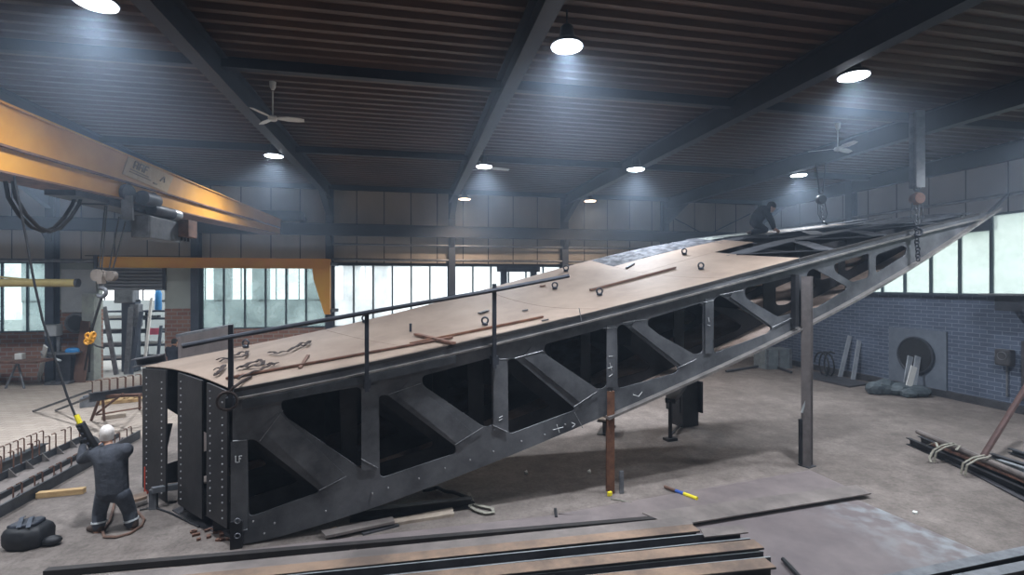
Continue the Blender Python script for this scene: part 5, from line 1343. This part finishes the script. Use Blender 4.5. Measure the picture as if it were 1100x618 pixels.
for sd_ in 'lr':
    kn, an = J['kn'+sd_][0] + pb, J['an'+sd_][0] + pb; a_ = kn.lerp(an, .45); b_ = kn.lerp(an, .54)
    MB().tube([a_, b_], .104, 16).build('reflective_band', 'reflect', t, smooth=40)
    an = J['an'+sd_][0]; to = J['to'+sd_][0]; g = V(0, 0, 0); an0 = V(an.x, an.y, .10); dr = V(to.x-an.x, to.y-an.y, 0).normalized()
    skinmesh('boot', {'a': (an0 + V(0,0,.05), .062), 'b': (an0 - dr*.03 - V(0,0,.04), .058), 'm': (an0 + dr*.09 - V(0,0,.045), .055), 't': (an0 + dr*.17 - V(0,0,.055), .045)}, [('a','b'),('b','m'),('m','t')], 'boot', t)
hc_ = q(114.5, 466, .04) + pb
head(t, hc_, -ax*.75 + fw_*.6, .25, 'capm', 'cap', 1.12, cover=-.01)
for nme in ('l', 'r'):
    pass
# -- worker crouching on the deck
pk = deck(822, 252); Dk = pk.x*s_ + pk.y*c_
def q(u, v, dy=0.0): return atD(u, v, Dk + dy) - pk
t = thing('person', 'worker in dark clothes crouching and leaning on hands on the raised deck', 'person', pk)
J = {'pel': (q(812, 239), (.13, .12)), 'spi': (q(814, 233), (.13, .12)), 'che': (q(820, 227), (.15, .12)), 'nek': (q(825, 224.5), .06), 'hea': (q(828, 223.5), .06),
     'shl': (q(822, 227, -.16), .07), 'ell': (q(828, 237, -.2), .05), 'lw': (q(831, 246.5, -.12), .034), 'shr': (q(823, 227, .16), .07), 'elr': (q(829, 237, .2), .05), 'rw': (q(832, 245.5, .14), .034),
     'hil': (q(812, 241, -.1), .1), 'knl': (q(821, 247.5, -.14), .07), 'anl': (q(808, 249.5, -.14), .05), 'tol': (q(804, 250, -.14), .04), 'hir': (q(812, 241, .1), .1), 'knr': (q(822, 247, .14), .07), 'anr': (q(809, 249, .14), .05), 'tor': (q(805, 249.5, .14), .04)}
E_ = [('pel','spi'),('spi','che'),('che','nek'),('nek','hea'),('che','shl'),('shl','ell'),('ell','lw'),('che','shr'),('shr','elr'),('elr','rw'),('pel','hil'),('hil','knl'),('knl','anl'),('anl','tol'),('pel','hir'),('hir','knr'),('knr','anr'),('anr','tor')]
hand(J, E_, 'l', J['lw'][0], ax - V(0, 0, .5), fw_, V(.3, 0, 1), .25); hand(J, E_, 'r', J['rw'][0], ax - V(0, 0, .5), -fw_, V(.3, 0, 1), .25)
skinmesh('body', J, E_, 'skin', t)
Jj = {'che': (J['che'][0], (.19, .17)), 'spi': (J['spi'][0], (.18, .16)), 'pel': (J['pel'][0], (.17, .15)), 'col': (J['nek'][0], .08)}; Ej = [('che','spi'),('spi','pel'),('che','col')]
for sd_, w_ in (('l', 'lw'), ('r', 'rw')):
    Jj['s'+sd_] = (J['sh'+sd_][0], .095); Jj['e'+sd_] = (J['el'+sd_][0], .07); Jj['c'+sd_] = (J['el'+sd_][0].lerp(J[w_][0], .85), .05); Ej += [('che','s'+sd_),('s'+sd_,'e'+sd_),('e'+sd_,'c'+sd_)]
skinmesh('jacket', Jj, Ej, 'navycloth', t)
Jt = {'pel': (J['pel'][0], (.16, .15))}; Et = []
for sd_ in 'lr':
    Jt['h'+sd_] = (J['hi'+sd_][0], .125); Jt['k'+sd_] = (J['kn'+sd_][0], .09); Jt['a'+sd_] = (J['an'+sd_][0], .075); Et += [('pel','h'+sd_),('h'+sd_,'k'+sd_),('k'+sd_,'a'+sd_)]
    skinmesh('boot', {'a': (J['an'+sd_][0], .06), 't': (J['to'+sd_][0] - V(0,0,.0), .05)}, [('a','t')], 'boot', t)
skinmesh('trousers', Jt, Et, 'navycloth', t)
head(t, q(828.5, 222.5) + pk, ax*.9 - fw_*.3, -.5, 'hair', 'hair', 1.15)
# -- worker far behind the blunt end
Dp = 19.0; gp = fl(186, 305 + 537*3.9/Dp); pz = gp
t = thing('person', 'worker in navy jacket with back turned, half hidden behind the deck end', 'person', pz)
def g3(x, y, z): return ax*x + fw_*y + V(0, 0, z)
J = {'pel': (g3(0,0,.95), (.13,.11)), 'che': (g3(-.02,.02,1.3), (.16,.12)), 'nek': (g3(0,.03,1.52), .055), 'hea': (g3(.02,.05,1.6), .06),
     'shl': (g3(-.2,0,1.42), .07), 'ell': (g3(-.27,.12,1.16), .05), 'lw': (g3(-.2,.34,1.12), .034), 'shr': (g3(.19,0,1.42), .07), 'elr': (g3(.26,.12,1.16), .05), 'rw': (g3(.15,.34,1.12), .034),
     'hil': (g3(-.1,0,.88), .1), 'knl': (g3(-.12,.03,.48), .065), 'anl': (g3(-.13,-.02,.09), .045), 'tol': (g3(-.14,.14,.05), .035), 'hir': (g3(.1,0,.88), .1), 'knr': (g3(.12,.03,.48), .065), 'anr': (g3(.13,-.02,.09), .045), 'tor': (g3(.14,.14,.05), .035)}
E_ = [('pel','che'),('che','nek'),('nek','hea'),('che','shl'),('shl','ell'),('ell','lw'),('che','shr'),('shr','elr'),('elr','rw'),('pel','hil'),('hil','knl'),('knl','anl'),('anl','tol'),('pel','hir'),('hir','knr'),('knr','anr'),('anr','tor')]
hand(J, E_, 'l', J['lw'][0], fw_, ax, V(0,0,1), .5); hand(J, E_, 'r', J['rw'][0], fw_, -ax, V(0,0,1), .5)
skinmesh('body', J, E_, 'skin', t)
Jj = {'che': (J['che'][0], (.2, .16)), 'pel': (J['pel'][0], (.18, .15)), 'col': (J['nek'][0], .075)}; Ej = [('che','pel'),('che','col')]
for sd_, w_ in (('l', 'lw'), ('r', 'rw')):
    Jj['s'+sd_] = (J['sh'+sd_][0], .1); Jj['e'+sd_] = (J['el'+sd_][0], .07); Jj['c'+sd_] = (J['el'+sd_][0].lerp(J[w_][0], .85), .05); Ej += [('che','s'+sd_),('s'+sd_,'e'+sd_),('e'+sd_,'c'+sd_)]
skinmesh('jacket', Jj, Ej, 'navycloth', t)
Jt = {'pel': (J['pel'][0], (.16, .14))}; Et = []
for sd_ in 'lr':
    Jt['h'+sd_] = (J['hi'+sd_][0], .12); Jt['k'+sd_] = (J['kn'+sd_][0], .085); Jt['a'+sd_] = (J['an'+sd_][0] + V(0,0,.03), .07); Et += [('pel','h'+sd_),('h'+sd_,'k'+sd_),('k'+sd_,'a'+sd_)]
    skinmesh('boot', {'a': (J['an'+sd_][0] + V(0,0,.0), .055), 't': (J['to'+sd_][0], .045)}, [('a','t')], 'boot', t)
skinmesh('trousers', Jt, Et, 'navycloth', t)
head(t, pz + g3(.02,.05,1.68), fw_, 0, 'hair', 'hair', 1.1)
# ------------------------------------------------------------------ sky
W = bpy.data.worlds.new('overcast_sky'); S.world = W; W.use_nodes = True
bg = W.node_tree.nodes['Background']; bg.inputs['Color'].default_value = (.93, .97, 1.0, 1); bg.inputs['Strength'].default_value = 3.3
# ------------------------------------------------------------------ welding haze in the hall
def haze(z0, z1, dens):
    hz = MB().box(((XL+XR)/2, (YB+YF)/2, (z0+z1)/2), (XR-XL-.1, YB-YF-.1, z1-z0)).build('haze', 'white')
    struct(hz)
    hm = bpy.data.materials.new('haze'); hm.use_nodes = True; nt = hm.node_tree; nt.nodes.remove(nt.nodes['Principled BSDF'])
    vs = nt.nodes.new('ShaderNodeVolumeScatter'); vs.inputs['Color'].default_value = (.62, .78, 1, 1); vs.inputs['Density'].default_value = dens; vs.inputs['Anisotropy'].default_value = .3
    nt.links.new(vs.outputs[0], nt.nodes['Material Output'].inputs['Volume'])
    hz.data.materials[0] = hm
haze(.01, 4.9, .0028)          # clear air near the floor
haze(4.91, 8.18, .0105)         # smoke gathered under the roof
S.cycles.use_denoising = True
S.cycles.max_bounces = 6; S.cycles.diffuse_bounces = 2; S.cycles.glossy_bounces = 2; S.cycles.transparent_max_bounces = 12; S.cycles.volume_bounces = 0
S.cycles.sample_clamp_indirect = 6
